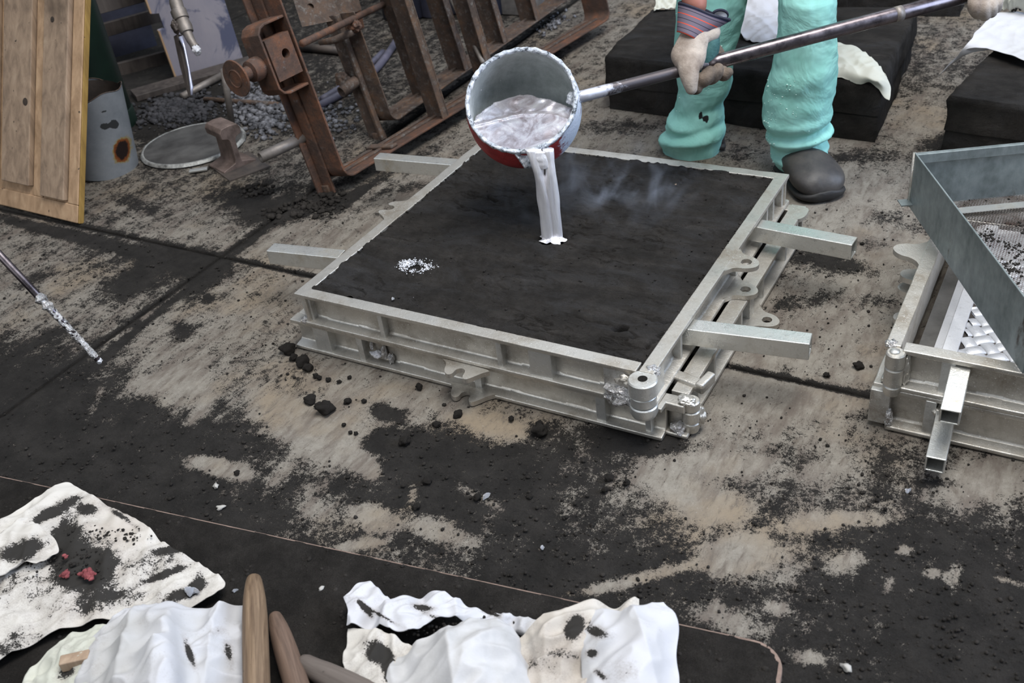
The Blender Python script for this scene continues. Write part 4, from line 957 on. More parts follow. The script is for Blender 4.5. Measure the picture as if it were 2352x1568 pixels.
# striped gauntlet cuff
n = 72; rows = [(88, 1560, 1604, .0), (76, 1558, 1618, .0), (60, 1557, 1636, .0), (40, 1558, 1650, .0), (22, 1560, 1662, .0), (10, 1561, 1670, 0)]
vs = []; uv = []; fs = []; K = 14
for k in range(K+1):
    t = k/K
    for i in range(n+1):
        a = 2*PI*i/n; cx = math.cos(a); sy = math.sin(a)
        yl = 74*(1-t)+8*t; yr = 98*(1-t)+46*t
        xl = 1557*(1-t)+1560*t; xr = 1606*(1-t)+1652*t
        x = (xl+xr)/2+(xr-xl)/2*cx; y = (yl+yr)/2+(yr-yl)/2*cx-(6 if sy < 0 else 0)*abs(sy)*t-4*abs(sy)
        x += (24*t*t*max(0, cx)**4)*(1 if sy > -.2 else .3)
        z = sy*(.034+.010*t)+.004*math.sin(3*a+1)*t
        vs.append(H(x, y, z)); uv.append((i/n, t))
for k in range(K):
    for i in range(n): q = k*(n+1)+i; fs.append((q, q+1, q+n+2, q+n+1))
o = mesh_obj('glove_cuff', vs, fs, CUFF, person, True, uv); sd3 = o.modifiers.new('t', 'SOLIDIFY'); sd3.thickness = .0025
o['label'] = 'red and grey striped canvas cuff'
b = MB(); b.tube([vs[K*(n+1)+i] for i in range(n+1)], .0032, 8); b.build('cuff_binding', simple_noise_mat('navy_binding', (.010, .012, .028), (.03, .03, .05), 30, .8), person, True)
# cuff flap curling away on the right
fv = []; ff = []
for k in range(9):
    for i in range(13):
        a = -.4+3.6*i/12; t = k/8
        fv.append(H(1650+17*math.cos(a)*(1)+4-18*(1-t), 34-11*math.sin(a)+14*(1-t), .010+.014*math.sin(a*.8)*t))
for k in range(8):
    for i in range(12): q = k*13+i; ff.append((q, q+1, q+14, q+13))
o = mesh_obj('cuff_flap', fv, ff, CLOTH_CLEAN, person, True); sd3 = o.modifiers.new('t', 'SOLIDIFY'); sd3.thickness = .002
b = MB(); b.tube([fv[8*13+i] for i in range(13)], .003, 8); b.build('cuff_binding', bpy.data.materials['navy_binding'], person, True)
# other glove high on the pipe
P2 = HEND+dirh*.03-PL; dz = to_px(HEND)[2]
def H2(x, y, z=0.0): return D(x, y, dz-z)-PL
gl('glove_hand', [[(2292, -46, -.01, .034), (2272, -22, .0, .038), (2260, -4, .008, .034), (2256, 10, .012, .022)],
    [(2243, -8, .014, .017), (2239, 14, .024, .016), (2246, 30, .012, .014)], [(2259, -4, .014, .017), (2257, 18, .024, .016), (2262, 34, .010, .014)],
    [(2276, -6, .010, .016), (2275, 14, .022, .015), (2277, 28, .008, .013)], [(2290, -14, .006, .015), (2289, 4, .018, .014), (2289, 18, .004, .012)], [(2252, -22, -.012, .017), (2236, -10, -.022, .015), (2224, 0, -.018, .013)]], LEATHER, H2)
# ================================================================ open flask at the right
ST = .17; SX, SY, SW, SL = 1.142, .184, .74, .66
up2 = empty('moulding_flask', label='upper frame of the open aluminium flask at the right, with the sieve resting on it', cat='flask', group='open aluminium flasks at the right')
lo2 = empty('moulding_flask', label='lower frame of the open flask at the right, touching the floor', cat='flask', group='open aluminium flasks at the right')
for par, zb, zt, x0, y0 in ((up2, .088, ST, SX, SY), (lo2, .002, .0865, SX-.012, SY-.004)):
    rail(par, x0+.030, x0+SW, y0+.026, -1, zb, zt, .026, .032, 'x'); rail(par, y0+.010, y0+SL, x0+.026, -1, zb, zt, .026, .027, 'y')
    rail(par, x0, x0+SW, y0+SL-.026, 1, zb, zt, .026, .03, 'x'); rail(par, y0+.03, y0+SL-.03, x0+SW-.026, 1, zb, zt, .026, .027, 'y')
rib(up2, 'x', G(2180, 850, .13).x, .022, SY+.026, -1, .088, ST, .023); rib(up2, 'x', SX+.42, .02, SY+.026, -1, .088, ST, .025)
rib(lo2, 'x', SX+.004, .034, SY+.022, -1, .002, .0865, .027, 'pad'); rib(lo2, 'x', G(2140, 940, .045).x, .018, SY+.022, -1, .002, .0865, .027)
h2 = G(2060, 805, ST-.004)
knuckles(up2, (h2.x, h2.y-.006), .078, [(.0150, .022, True), (.0155, .036, False), (.0160, .030, False)], ALU_DUSTY)
b = MB(); b.M = Matrix.Translation((h2.x-.002, h2.y-.006, 0)); b.lathe([(.001, ST-.004), (.009, ST-.004), (.008, ST), (.001, ST+.0005)], 20); b.build('hinge_pin', ALU, up2, True)
weld(up2, (h2.x+.016, h2.y+.004, .13), .010, 61, ALU_DUSTY, sq=(.8, .8, 3)); weld(up2, (h2.x-.012, h2.y+.016, ST-.004), .010, 62, sq=(1, 1, .6)); weld(lo2, (SX+.022, SY-.006, .025), .009, 63, sq=(.7, .7, 2))
def h2tube(par, p, q):
    b = MB(); b.sqtube(p, q, .031, .003); fixn(b.build('tube_handle', ALU_TUBE, par, bevel=.0015))
h2tube(up2, G(2205, 850, .145)+Vector((0, .02, 0)), G(2181, 958, .128)); h2tube(lo2, G(2172, 945, .052)+Vector((0, .04, 0)), G(2147, 1068, .046))
weld(up2, tuple(G(2185, 845, .135)), .008, 64, ALU_DUSTY); weld(lo2, tuple(G(2152, 945, .06)), .008, 65, ALU_DUSTY)
for (x, y, z, par) in ((2052, 568, ST, up2), ):
    p = G(x, y, z); plate_lug(par, (SX, p.y), -1, ST-.011, ST-.001, [(-v, u) for v, u in TONGUE][::-1])
for (x, y, z, par) in ((2072, 632, .10, up2), (2050, 660, .076, lo2), (2035, 727, .012, lo2)):
    p = G(x, y, z); plate_lug(par, (SX, p.y), -1, z-.005, z+.006, [(.034, -.004), (.022, .012), (.018, .030), (.008, .040), (-.008, .040), (-.018, .030), (-.022, .012), (-.034, -.004)], name='lug')
b = MB(); b.box(SX+.035, SX+SW-.035, SY+.03, SY+SL-.03, .070, .078); b.build('bottom_board', simple_noise_mat('dark_grey_plate', (.06, .058, .055), (.13, .125, .12), 12, .6, .4, .3), lo2)
# woven pattern plate lying in the open flask
pat = empty('pattern_plate', label='shiny aluminium pattern plate with a basket-weave face and flat border inside the open flask', cat='pattern plate')
px0, py0 = G(2150, 780, .10).x, SY+.028; px1, py1 = SX+SW-.06, SY+SL-.06; zp = .092
b = MB(); b.box(px0, px1, py0, py1, .0785, zp); b.build('base_plate', ALU_PLATE, pat, bevel=.001)
bw_ = .040; b = MB(); b.box(px0+.014, px0+bw_, py0, py1, zp, zp+.008); b.build('border_strip', ALU_PLATE, pat, bevel=.002)
b = MB(); b.prism([(px0, zp), (px0+.014, zp), (px0+.014, zp+.006)], 0, 1)
b.v = [Vector((v.x, py0+v.z*(py1-py0), v.y)) for v in b.v]; fixn(b.build('bevelled_edge', ALU_PLATE, pat))
wx0, wx1, wy0, wy1 = px0+bw_+.002, px0+bw_+.30, py0+.004, py0+.46
b = MB(); b.box(wx0-.002, wx1, wy0-.003, wy1, zp, zp+.0006); b.build('weave_gap_shade', DARKIRON, pat)  # thin dark sheet added to give the weave gaps their shade
pit = .0275; sw = .0228; ang = math.radians(33)
def weave(i, fam):
    """one strip of the weave; fam 0 / 1 = the two directions"""
    d = Vector((math.cos(ang), math.sin(ang), 0)) if fam == 0 else Vector((math.cos(ang+PI/2), math.sin(ang+PI/2), 0))
    nrm = Vector((-d.y, d.x, 0)); c = Vector((wx0, wy0, 0))+nrm*(i*pit)
    pts = []
    for k in range(-120, 400):
        p = c+d*(k*pit/8)
        if wx0 <= p.x <= wx1 and wy0 <= p.y <= wy1:
            t = p-Vector((wx0, wy0, 0)); other = Vector((math.cos(ang+PI/2), math.sin(ang+PI/2), 0)) if fam == 0 else Vector((math.cos(ang), math.sin(ang), 0))
            a_ = t.dot(d)/pit; par = i+(0 if fam == 0 else 1)
            pts.append((p, zp+.0032+.0017*math.tanh(2.6*math.cos(PI*(a_+par)))))
    if len(pts) < 5: return
    vs = []; fs = []
    for p, z in pts:
        for s_, dz in ((-1, -.0022), (-.86, 0), (.86, 0), (1, -.0022)): q = p+nrm*(s_*sw/2); vs.append((q.x, q.y, z+dz))
    for k in range(len(pts)-1):
        for j in range(3): a = k*4+j; fs.append((a, a+1, a+5, a+4))
    o = mesh_obj('woven_strip', vs, fs, ALU_PLATE, pat, True)
for i in range(-4, 22): weave(i, 0)
for i in range(-22, 8): weave(i, 1)
# sieve
sieve = empty('square_sieve', G(2088, 478, ST), label='large square galvanised sieve with wire mesh bottom, tilted corner-on over the open flask', cat='sieve')
B0 = Vector((1.079, .680, ST+.003)); da = Vector((.481, -.877, 0)); db = Vector((.877, .481, 0)); SS = .572; SH = .118
SO = Matrix.Translation(-Vector(sieve.location)) @ frame(B0, da, db, Vector((0, 0, 1)))
def wall(name, pts, L, mat=GALV):
    pass
T_ = .0016
for (a0, a1, b0, b1) in ((0, SS, 0, T_), (0, T_, T_, SS), (0, SS, SS-T_, SS), (SS-T_, SS, T_, SS-T_)):
    b = MB(); b.M = SO; b.box(a0, a1, b0, b1, 0, SH); b.build('sieve_wall', GALV, sieve, bevel=.0006, seg=1)
b = MB(); b.M = SO; b.box(T_, .010, .002, SS, SH-.020, SH-.0005); b.box(T_, SS, -.0015, .002, SH-.003, SH+.0012); b.build('folded_rim', GALV, sieve, bevel=.0008, seg=1)
b = MB(); b.M = SO; b.tube([(0, 0, 0), (0, 0, SH)], .004, 10); b.build('corner_seam', ALU_DUSTY, sieve, True)
b = MB(); b.M = SO; b.box(.050, .072, .01, SS-.01, .012, .0135); b.box(.050, .0515, .01, SS-.01, .0, .012); b.build('cross_bar', ALU_TUBE, sieve)
b = MB(); b.M = SO; b.box(-.004, .022, -.022, .0, .012, .0145); b.build('corner_tab', GALV, sieve)
m = Mat('sieve_wire'); n = m.noise(25, 5, .7); m.set(m.ramp(n, [(.35, (.10, .06, .05)), (.65, (.42, .40, .39))]), .45, .7); WIRE = m.m
vs = []; fs = []; P_ = .0072; N_ = int(SS*1.42/P_)
b = MB(); b.M = SO
def strand(x0, y0, x1, y1, z):
    d = Vector((x1-x0, y1-y0, 0)); L = d.length
    if L < .004: return
    d /= L; s_ = Vector((-d.y, d.x, 0))*.00062
    a, e = Vector((x0, y0, z)), Vector((x1, y1, z)); k = len(b.v); up_ = Vector((0, 0, .0006))
    b.add([a-s_, a+s_+Vector((0, 0, 0)), a+up_, e-s_, e+s_, e+up_], [(0, 3, 5, 2), (2, 5, 4, 1), (0, 1, 4, 3)])
for k in range(-N_, int(N_*2.6)):
    c = k*P_*.8
    # family 1: y = x*0.55 + c ; family 2: y = -x*0.55 + c, clipped to the tray
    for sgn in (1, -1):
        s_ = .55*sgn; pts = []
        xs_ = [0, SS]
        if abs(s_) > 0: xs_ += [(0-c)/s_, (SS-c)/s_]
        xs_ = sorted(x for x in xs_ if -1e-9 <= x <= SS+1e-9 and -1e-6 <= s_*x+c <= SS+1e-6)
        if len(xs_) >= 2: strand(xs_[0], s_*xs_[0]+c, xs_[-1], s_*xs_[-1]+c, .002+(.0005 if sgn > 0 else 0))
o = b.build('wire_mesh', WIRE, sieve); tag(o, kind='stuff')
def sv_pt():
    cs = [(.15, .10), (.20, .13), (.18, .22), (.27, .10), (.26, .16), (.14, .18), (.32, .07), (.23, .20)]; c = cs[rng.integers(0, 7)]
    p = SO @ Vector((min(SS-.02, max(.02, c[0]+rng.normal(0, .015))), min(SS-.02, max(.008, c[1]+rng.normal(0, .010))), .003)); return p
tag(scatter('sand_remains', 700, sv_pt, .0007, .0036, LUMP, sieve), kind='stuff')
def sv_pt2(): return SO @ Vector((rng.uniform(.005, .05) if rng.random() < .5 else rng.uniform(.01, .5), rng.uniform(.004, .02) if rng.random() < .5 else rng.uniform(.01, .4), .003))
tag(scatter('sand_remains', 200, sv_pt2, .0006, .0026, LUMP, sieve), kind='stuff')

# ================================================================ sand blocks behind
def block(name, c4, h, label, seed):
    """rough moulding sand block on four floor corners, with a parting line half way up"""
    c4 = [Vector((p.x, p.y, 0)) for p in c4]; cen = sum(c4, Vector())/4; t = empty(name, cen, label=label, cat='sand mould')
    for part, z0, z1, sh in (('lower_half', 0, h*.45, .004), ('upper_half', h*.452, h, 0)):
        vs = []; fs = []; N = 40; M_ = 8
        per = []
        for k in range(4):
            for i in range(N): per.append(c4[k].lerp(c4[(k+1) % 4], i/N))
        n = len(per)
        for j in range(M_+1):
            z = z0+(z1-z0)*j/M_
            for p in per:
                rnd = .0 if j < M_ or part == 'lower_half' else .006
                q = p+(cen-p).normalized()*(rnd+sh)
                w = .010*noise.noise(Vector((q.x*7, q.y*7, z*14+seed)))+.004*noise.noise(Vector((q.x*30, q.y*30, z*40)))
                o_ = (p-cen).normalized(); q = q+o_*w-cen; vs.append((q.x, q.y, z+.002*noise.noise(Vector((q.x*20, q.y*20, 3)))*(j > 0)))
        for j in range(M_):
            for i in range(n): fs.append((j*n+i, j*n+(i+1) % n, (j+1)*n+(i+1) % n, (j+1)*n+i))
        # top: rings inwards
        base = M_*n; R_ = 14
        for r in range(1, R_+1):
            f = r/R_*.999
            for i in range(n):
                p = Vector(vs[M_*n+i]); q = Vector((p.x*(1-f), p.y*(1-f), 0)); vs.append((q.x, q.y, z1+.006*noise.noise(Vector((q.x*6, q.y*14, seed)))+.0015*noise.noise(Vector((q.x*40, q.y*40, seed)))))
            for i in range(n): a = M_*n+(r-1)*n; fs.append((a+i, a+(i+1) % n, a+n+(i+1) % n, a+n+i))
        mesh_obj(part, vs, fs, PACKED, t, True)
    return t
BH = .163
block('sand_mould_block', [G(1395, 250), G(2012, 328), G(2110, 15, BH)+Vector((0, 0, -BH)), G(1507, 22, BH)+Vector((-.02, 0, -BH))], BH, 'large black sand mould block behind the person with white cloths on it', 1)
b2l, b2r = G(2176, 221, BH), G(2352, 243, BH); dirb = (b2r-b2l); dirb.z = 0; dirb.normalize(); nb = Vector((-dirb.y, dirb.x, 0)); 
block('sand_mould_block', [Vector((b2l.x, b2l.y, 0)), Vector((b2l.x, b2l.y, 0))+dirb*.62, Vector((b2l.x, b2l.y, 0))+dirb*.62+nb*.5, Vector((b2l.x, b2l.y, 0))+nb*.5+Vector((.02, 0, 0))], BH, 'black sand mould block behind the sieve, half covered by a pale cloth', 5)
bk = G(1925, 20, .0); block('sand_mould_block', [Vector((.35, 2.30, 0)), Vector((.92, 2.36, 0)), Vector((.90, 2.85, 0)), Vector((.33, 2.8, 0))], .20, 'low black sand mould block in the far background above the ladle pipe', 9)

# ================================================================ cloths
def cloth(name, grid, mat, label, nu=90, nv=70, fold=.006, fs_=9, seed=0, dirt=(), zmin=None, parent=None, thick=.0016, group=None, wave=None):
    g = [[G(p[0], p[1], p[2]) for p in row] for row in grid]
    vs = []; fs = []
    for j in range(nv+1):
        row = [catmull([g[r][c] for r in range(len(g))], j/nv) for c in range(len(g[0]))]
        for i in range(nu+1):
            p = catmull(row, i/nu)
            q = Vector((p.x*fs_, p.y*fs_*.6, seed)); q2 = Vector((p.x*fs_*1.3+p.y*fs_, seed*2, 1))
            r1 = 1-abs(noise.noise(q+Vector((noise.noise(q*1.7), 0, 0))*1.2))*2.4; r2 = 1-abs(noise.noise(q2*1.6))*2.4
            q3 = Vector((p.x*fs_*3.1-p.y*fs_*1.2, p.y*fs_*2.2, seed+3)); r3 = 1-abs(noise.noise(q3))*2.6
            w = fold*(r1*1.0+r2*.85+r3*.75)+fold*.25*noise.noise(q*4)
            z = p.z+w
            if zmin is not None: z = max(z, zmin+.001+.0006*noise.noise(q*9))
            ex = min(i/nu, 1-i/nu, j/nv, 1-j/nv); xy = noise.noise(Vector((p.x*18, p.y*18, seed+7)))*.006*math.exp(-ex*14)
            vs.append((p.x+xy, p.y+xy*.7, z))
    for j in range(nv):
        for i in range(nu): k = j*(nu+1)+i; fs.append((k, k+1, k+nu+2, k+nu+1))
    o = mesh_obj(name, vs, fs, mat, parent, True); d = np.zeros(len(vs))
    if len(dirt):
        P3 = np.array(vs)-np.array(CAM); v_ = P3 @ M3.T; ux = 1176+FPX*v_[:, 0]/v_[:, 2]; uy = 784+FPX*v_[:, 1]/v_[:, 2]
        for (x, y, a, b_, an, k) in dirt:
            ca, sa = math.cos(math.radians(an)), math.sin(math.radians(an)); dx = ux-x; dy = uy-y
            d += k*np.exp(-(((dx*ca+dy*sa)/a)**2+((-dx*sa+dy*ca)/b_)**2)**1.4)
    set_attr(o, 'dirt', d)
    s = o.modifiers.new('t', 'SOLIDIFY'); s.thickness = thick; s.offset = 0
    if parent is None: tag(o, label, 'cloth', group)
    return o
BZ = BH+.008
cloth('cotton_rag', [[(1512, -8, BZ), (1560, -14, BZ)], [(1500, 28, BZ-.004), (1556, 18, BZ)]], CLOTH_BACK, 'cream cloth corner on the sand block just left of the glove cuff', 30, 20, .004, 30, 1)
cloth('cotton_rag', [[(1700, -40, BZ), (1740, -45, BZ), (1790, -45, BZ), (1830, -40, BZ)], [(1690, 30, BZ), (1740, 25, BZ+.01), (1790, 25, BZ), (1850, 35, BZ)], [(1702, 80, BZ), (1740, 70, BZ+.01), (1790, 80, BZ+.005), (1860, 100, BZ)], [(1712, 92, BZ-.006), (1760, 108, BZ-.004), (1820, 140, BZ-.004), (1880, 150, BZ-.004)]], CLOTH_CLEAN, 'crumpled white cloth on the sand block seen between the two trouser legs', 80, 60, .006, 9, 2, dirt=[(1745, 70, 30, 6, 20, .3), (1720, 40, 20, 5, -30, .3)])
cloth('cotton_rag', [[(1850, 110, BZ), (1915, 100, BZ), (1975, 118, BZ), (2022, 158, BZ), (2034, 175, BZ)],
                     [(1860, 140, BZ+.008), (1920, 135, BZ+.012), (1975, 148, BZ+.012), (2020, 172, BZ+.006), (2040, 190, BZ-.015)],
                     [(1870, 172, BZ), (1920, 165, BZ+.004), (1970, 172, BZ+.006), (2016, 188, BZ), (2045, 212, BZ-.035)],
                     [(1880, 188, BZ-.014), (1925, 183, BZ-.010), (1970, 196, BZ-.018), (2005, 192, BZ-.010), (2040, 240, BZ-.055)]], CLOTH_BACK, 'cream cloth draped over the sand block edge right of the trouser leg', 90, 50, .0045, 9, 3)
cloth('cotton_rag', [[(2270, 46, BZ+.012), (2300, 30, BZ+.015), (2380, 30, BZ+.015)], [(2240, 78, BZ+.008), (2300, 75, BZ+.010), (2390, 78, BZ+.010)], [(2215, 112, BZ-.004), (2295, 116, BZ+.006), (2400, 145, BZ+.006)], [(2150, 180, .05), (2250, 112, BZ+.002), (2330, 138, BZ+.004)]][:3]+[[(2152, 180, .055), (2236, 112, BZ+.003), (2420, 165, BZ+.004)]], CLOTH_CLEAN, 'flat white cloth on the right sand block with a corner trailing to the floor', 90, 60, .002, 8, 4)
cloth('cotton_rag', [[(2300, -20, .20), (2345, -25, .22), (2400, -20, .22)], [(2296, 12, .19), (2330, 2, .225), (2400, 0, .23)], [(2294, 34, .176), (2330, 36, .18), (2400, 36, .19)]], CLOTH_BACK, 'crumpled cream cloth at the top right corner behind the flat white cloth', 50, 40, .010, 22, 5, dirt=[(2335, 25, 16, 9, 0, .9)])
b = MB(); p0, p1 = G(2262, 42, BZ+.01)+Vector((-.02, .06, -.09)), D(2300, -40, 3.2)
b.tube([G(2275, 38, .02), G(2275, 38, .02)+Vector((.015, .02, .30))], [.004, .014], 12); o = b.build('steel_spike', STEEL, None, True); tag(o, 'pointed steel tool standing behind the right glove', 'tool')

# ================================================================ rusty frames
rf = empty('rusty_jig_frame', G(760, 430), label='near rusty steel jig frame of bent flat bars with clamp bracket and round knob', cat='steel frame')
FT = Matrix.Translation(-Vector(rf.location))
O1 = G(797, 414, .045); F1 = G(1405, 42, .045); Rv = (F1-O1); LR = Rv.length; Rv.normalize()
Uv = (PY(648, 0, O1.y+.02)-O1); LU = Uv.length; Uv.normalize(); Wv = Uv.cross(Rv).normalized()
if Wv.x > 0: Wv = -Wv
Uv = (Uv-Uv.dot(Rv)*Rv).normalized()
print('frame axes', Rv, Uv, Wv, LR, LU)
MF = FT @ frame(O1, Rv, Wv, Uv)
def strap(parent, Mx, L, Hh, w, t, name, mat, far=True, bend=.035, hf=None):
    path = [(0, Hh)]
    for k in range(7): a = PI+PI/2*k/6; path.append((bend+bend*math.cos(a), bend+bend*math.sin(a)))
    if far:
        for k in range(7): a = 1.5*PI+PI/2*k/6; path.append((L-bend+bend*math.cos(a), bend+bend*math.sin(a)))
        path.append((L, hf or Hh))
    else: path.append((L, 0))
    vs = []; n = len(path)
    for k, (r, u) in enumerate(path):
        a = path[max(k-1, 0)]; c = path[min(k+1, n-1)]; d = Vector((c[0]-a[0], c[1]-a[1])).normalized(); nn = Vector((-d.y, d.x))
        for (s, ww) in ((0, 0), (0, w), (t, w), (t, 0)): vs.append((r+nn.x*s, ww, u+nn.y*s))
    fs = []
    for k in range(n-1):
        for i in range(4): fs.append((k*4+i, k*4+(i+1) % 4, (k+1)*4+(i+1) % 4, (k+1)*4+i))
    fs += [(0, 1, 2, 3), tuple((n-1)*4+i for i in range(4))]
    b = MB(); b.M = Mx; b.add(vs, fs); return fixn(b.build(name, mat, parent, bevel=.0015, seg=1))
strap(rf, MF, LR, .95, .108, .007, 'bent_flat_bar', RUST)
b = MB(); b.M = MF; b.box(.03, LR-.02, .045, .058, .007, .013); b.box(.03, LR-.02, .085, .104, .007, .010); b.build('rail_strip', RUST2, rf, bevel=.001, seg=1)
b = MB(); b.M = MF; b.box(-.008, 0, .062, .108, -.035, .95); b.box(-.030, -.008, .100, .108, -.035, .95); b.build('stiffening_angle', RUST, rf, bevel=.0015, seg=1)
b = MB(); b.M = MF; b.box(-.014, .014, .075, .112, -.046, -.010); b.build('foot', RUST2, rf, bevel=.003)
b = MB(); b.M = MF; b.box(LR*.14, LR*.14+.03, .006, .112, .007, .016); b.build('rail_patch', RUST2, rf, bevel=.003)
def member(par, Mx, Mo, x, y, w, t, off=0.0, mat=RUST2, hgt=.9, name='upright', z=.045):
    p = Mo.inverted() @ G(x, y, z)   # local
    b = MB(); b.M = Mx; y0 = off
    b.box(p.x-t, p.x, y0, y0+w, .006, hgt); b.box(p.x-.03, p.x-t, y0, y0+.006, .006, hgt)
    return b.build(name, mat, par, bevel=.0015, seg=1)
Mo1 = frame(O1, Rv, Wv, Uv)
member(rf, MF, Mo1, 1028, 268, .085, .006); member(rf, MF, Mo1, 1150, 200, .085, .006)
# stub pipe, knob, bracket on the near upright
def L1(x, y, out=0.0):
    """local frame-1 point lying on the front face of the near upright, 'out' metres in front"""
    d = c2w(((x-1176)/FPX, (y-784)/FPX, 1)); nrm = -Rv; t = ((O1+nrm*out)-CAM).dot(nrm)/d.dot(nrm); return FT @ (CAM+d*t)
def seg3(x0, y0, o0, x1, y1, o1): return L1(x0, y0, o0), L1(x1, y1, o1)
p, q = seg3(700, 315, 0, 598, 362, .135)
b = MB(); b.pipe(p, q, .0150, .004, 28); fixn(b.build('stub_pipe', GREYIRON, rf, True)); sharp(rf.children[-1])
# bracket: wide strap bent in the plane of the frame bars, block and knob in front of it
def u_of(x, y): return (MF.inverted() @ L1(x, y, 0)).z
ut, ub = u_of(655, 28)-.004, u_of(690, 196)
BD = .098; bp_ = [(0, ut), (-BD+.03, ut+.0), (-BD+.012, ut-.006), (-BD, ut-.022), (-BD, ub+.022), (-BD+.012, ub+.006), (-BD+.03, ub), (0, ub)]
b = MB(); b.M = MF; vs = []; n = len(bp_)
for k, (r, u) in enumerate(bp_):
    a_ = bp_[max(k-1, 0)]; c_ = bp_[min(k+1, n-1)]; d_ = Vector((c_[0]-a_[0], c_[1]-a_[1])).normalized(); nn = Vector((-d_.y, d_.x))
    for (s_, ww) in ((0, .006), (0, .078), (.007, .078), (.007, .006)): vs.append((r+nn.x*s_, ww, u+nn.y*s_))
fs = [(k*4+i, k*4+(i+1) % 4, (k+1)*4+(i+1) % 4, (k+1)*4+i) for k in range(n-1) for i in range(4)]+[(0, 1, 2, 3), tuple((n-1)*4+i for i in range(4))]
b.add(vs, fs); fixn(b.build('clamp_bracket', RUST, rf, bevel=.002, seg=2))
def sq_hole(cs, hcen, hr, thick, nrm):
    a_, b_ = (cs[1]-cs[0]).normalized(), (cs[3]-cs[0]).normalized(); vs = []; N = 32; per = []
    for k in range(4):
        for i in range(N//4): per.append(cs[k].lerp(cs[(k+1) % 4], i/(N//4)))
    a0 = math.atan2((per[0]-hcen).dot(b_), (per[0]-hcen).dot(a_))
    for pt in per:
        an = math.atan2((pt-hcen).dot(b_), (pt-hcen).dot(a_)); h = hcen+a_*hr*math.cos(an)+b_*hr*math.sin(an)
        vs += [pt, h, pt+nrm*thick, h+nrm*thick]
    fs = []
    for i in range(N): p_, q_ = i*4, ((i+1) % N)*4; fs += [(p_, q_, q_+1, p_+1), (p_+2, p_+3, q_+3, q_+2), (p_, p_+2, q_+2, q_), (p_+1, q_+1, q_+3, p_+3)]
    return vs, fs
um = (ut+ub)/2+.004
c0 = [MF @ Vector((r, .004, u)) for r, u in ((-.088, um+.048), (-.006, um+.048), (-.006, um-.058), (-.088, um-.058))]
hc_ = MF @ Vector((-.038, .004, um)); Wm = (MF.to_3x3() @ Vector((0, 1, 0))).normalized()
v_, f_ = sq_hole(c0, hc_, .0125, .045, Wm); b = MB(); b.add(v_, f_); sb = fixn(b.build('square_block', RUST, rf))
b = MB(); b.tube([hc_+Wm*.040, hc_+Wm*.046], .0145, 20); b.build('block_hole', DARKIRON, sb)
kb = MF @ Vector((-BD+.002, .050, um-.012)); ka = (MF.to_3x3() @ Vector((1, 0, 0))).normalized(); Lk = .085; kc = kb-ka*Lk
b = MB(); b.M = Matrix.Translation(kc) @ ka.to_track_quat('Z', 'Y').to_matrix().to_4x4()
b.lathe([(.001, .002), (.020, .002), (.022, .0), (.024, .0025), (.046, .0025), (.0475, .005), (.046, .008), (.020, .0085), (.0165, .012), (.0165, Lk*.55), (.027, Lk*.6), (.030, Lk*.8), (.030, Lk*1.0), (.001, Lk*1.0)], 48)
sharp(fixn(b.build('round_knob', RUST, rf, True)), .6)
# thin round bar with collar, plates behind
p, q = L1(694, 100, -.01), FT @ D(905, -2, to_px(O1)[2]+.42)
b = MB(); b.tube([p, q, q+(q-p)*.3], .0095, 12); b.build('round_bar', RUST, rf, True)
mid = p.lerp(q, .62); 
for (cs, hx, hy, d_) in (([(664, -30), (728, -40), (764, 48), (694, 62)], 713, 15, .16), ([(735, -40), (790, -45), (812, 30), (768, 44)], 770, -4, .20)):
    c1 = [FT @ D(x, y, to_px(O1)[2]+d_) for x, y in cs]; v_, f_ = sq_hole(c1, FT @ D(hx, hy, to_px(O1)[2]+d_), .0095, .035, Rv); b = MB(); b.add(v_, f_); fixn(b.build('square_block', RUST2, rf))
b = MB(); c_ = FT @ D(812, 42, to_px(O1)[2]+.30); b.M = Matrix.Translation(c_) @ Matrix.Rotation(.3, 4, 'Z'); b.box(-.022, .022, -.02, .02, -.036, .026); b.build('bar_clamp', RUST, rf, bevel=.003)
# second frame
rf2 = empty('rusty_jig_frame', G(905, 290), label='second rusty steel jig frame standing behind the near one, with a short pipe stub', cat='steel frame')
FT2 = Matrix.Translation(-Vector(rf2.location)); O2 = G(905, 284, .05); F2 = G(1312, -4, .05); R2 = (F2-O2); LR2 = R2.length; R2.normalize()
W2 = Vector((-R2.y, R2.x, -.15)).normalized(); U2 = (Uv-Uv.dot(R2)*R2).normalized(); Mo2 = frame(O2, R2, W2, U2); MF2 = FT2 @ Mo2
strap(rf2, MF2, LR2, .34, .105, .006, 'bent_flat_bar', RUST2, hf=.8)
b = MB(); b.M = MF2; b.box(-.02, 0, .05, .062, -.045, .34); b.box(-.012, 0, .062, .105, -.045, .34); b.build('stiffening_angle', RUST2, rf2, bevel=.002, seg=1)
b = MB(); b.M = MF2; b.box(-.02, .012, .055, .085, -.05, -.02); b.build('foot', RUST2, rf2, bevel=.003)
b = MB(); b.M = MF2; b.box(.03, LR2-.02, .05, .062, .006, .012); b.build('rail_strip', RUST2, rf2)
for x, y in ((972, 214), (1068, 158), (1152, 96), (1226, 44)): member(rf2, MF2, Mo2, x, y, .085, .006, z=.05)
def L2(x, y, out=0.0):
    d = c2w(((x-1176)/FPX, (y-784)/FPX, 1)); nrm = -R2; t = ((O2+nrm*out)-CAM).dot(nrm)/d.dot(nrm); return FT2 @ (CAM+d*t)
b = MB(); b.pipe(L2(826, 180, 0), L2(784, 212, .075), .017, .004, 24); fixn(b.build('stub_pipe', RUST2, rf2, True)); sharp(rf2.children[-1])
weld(rf2, tuple(L2(786, 182, .03)), .024, 71, RUST2, 'nut', (1, .6, .9))
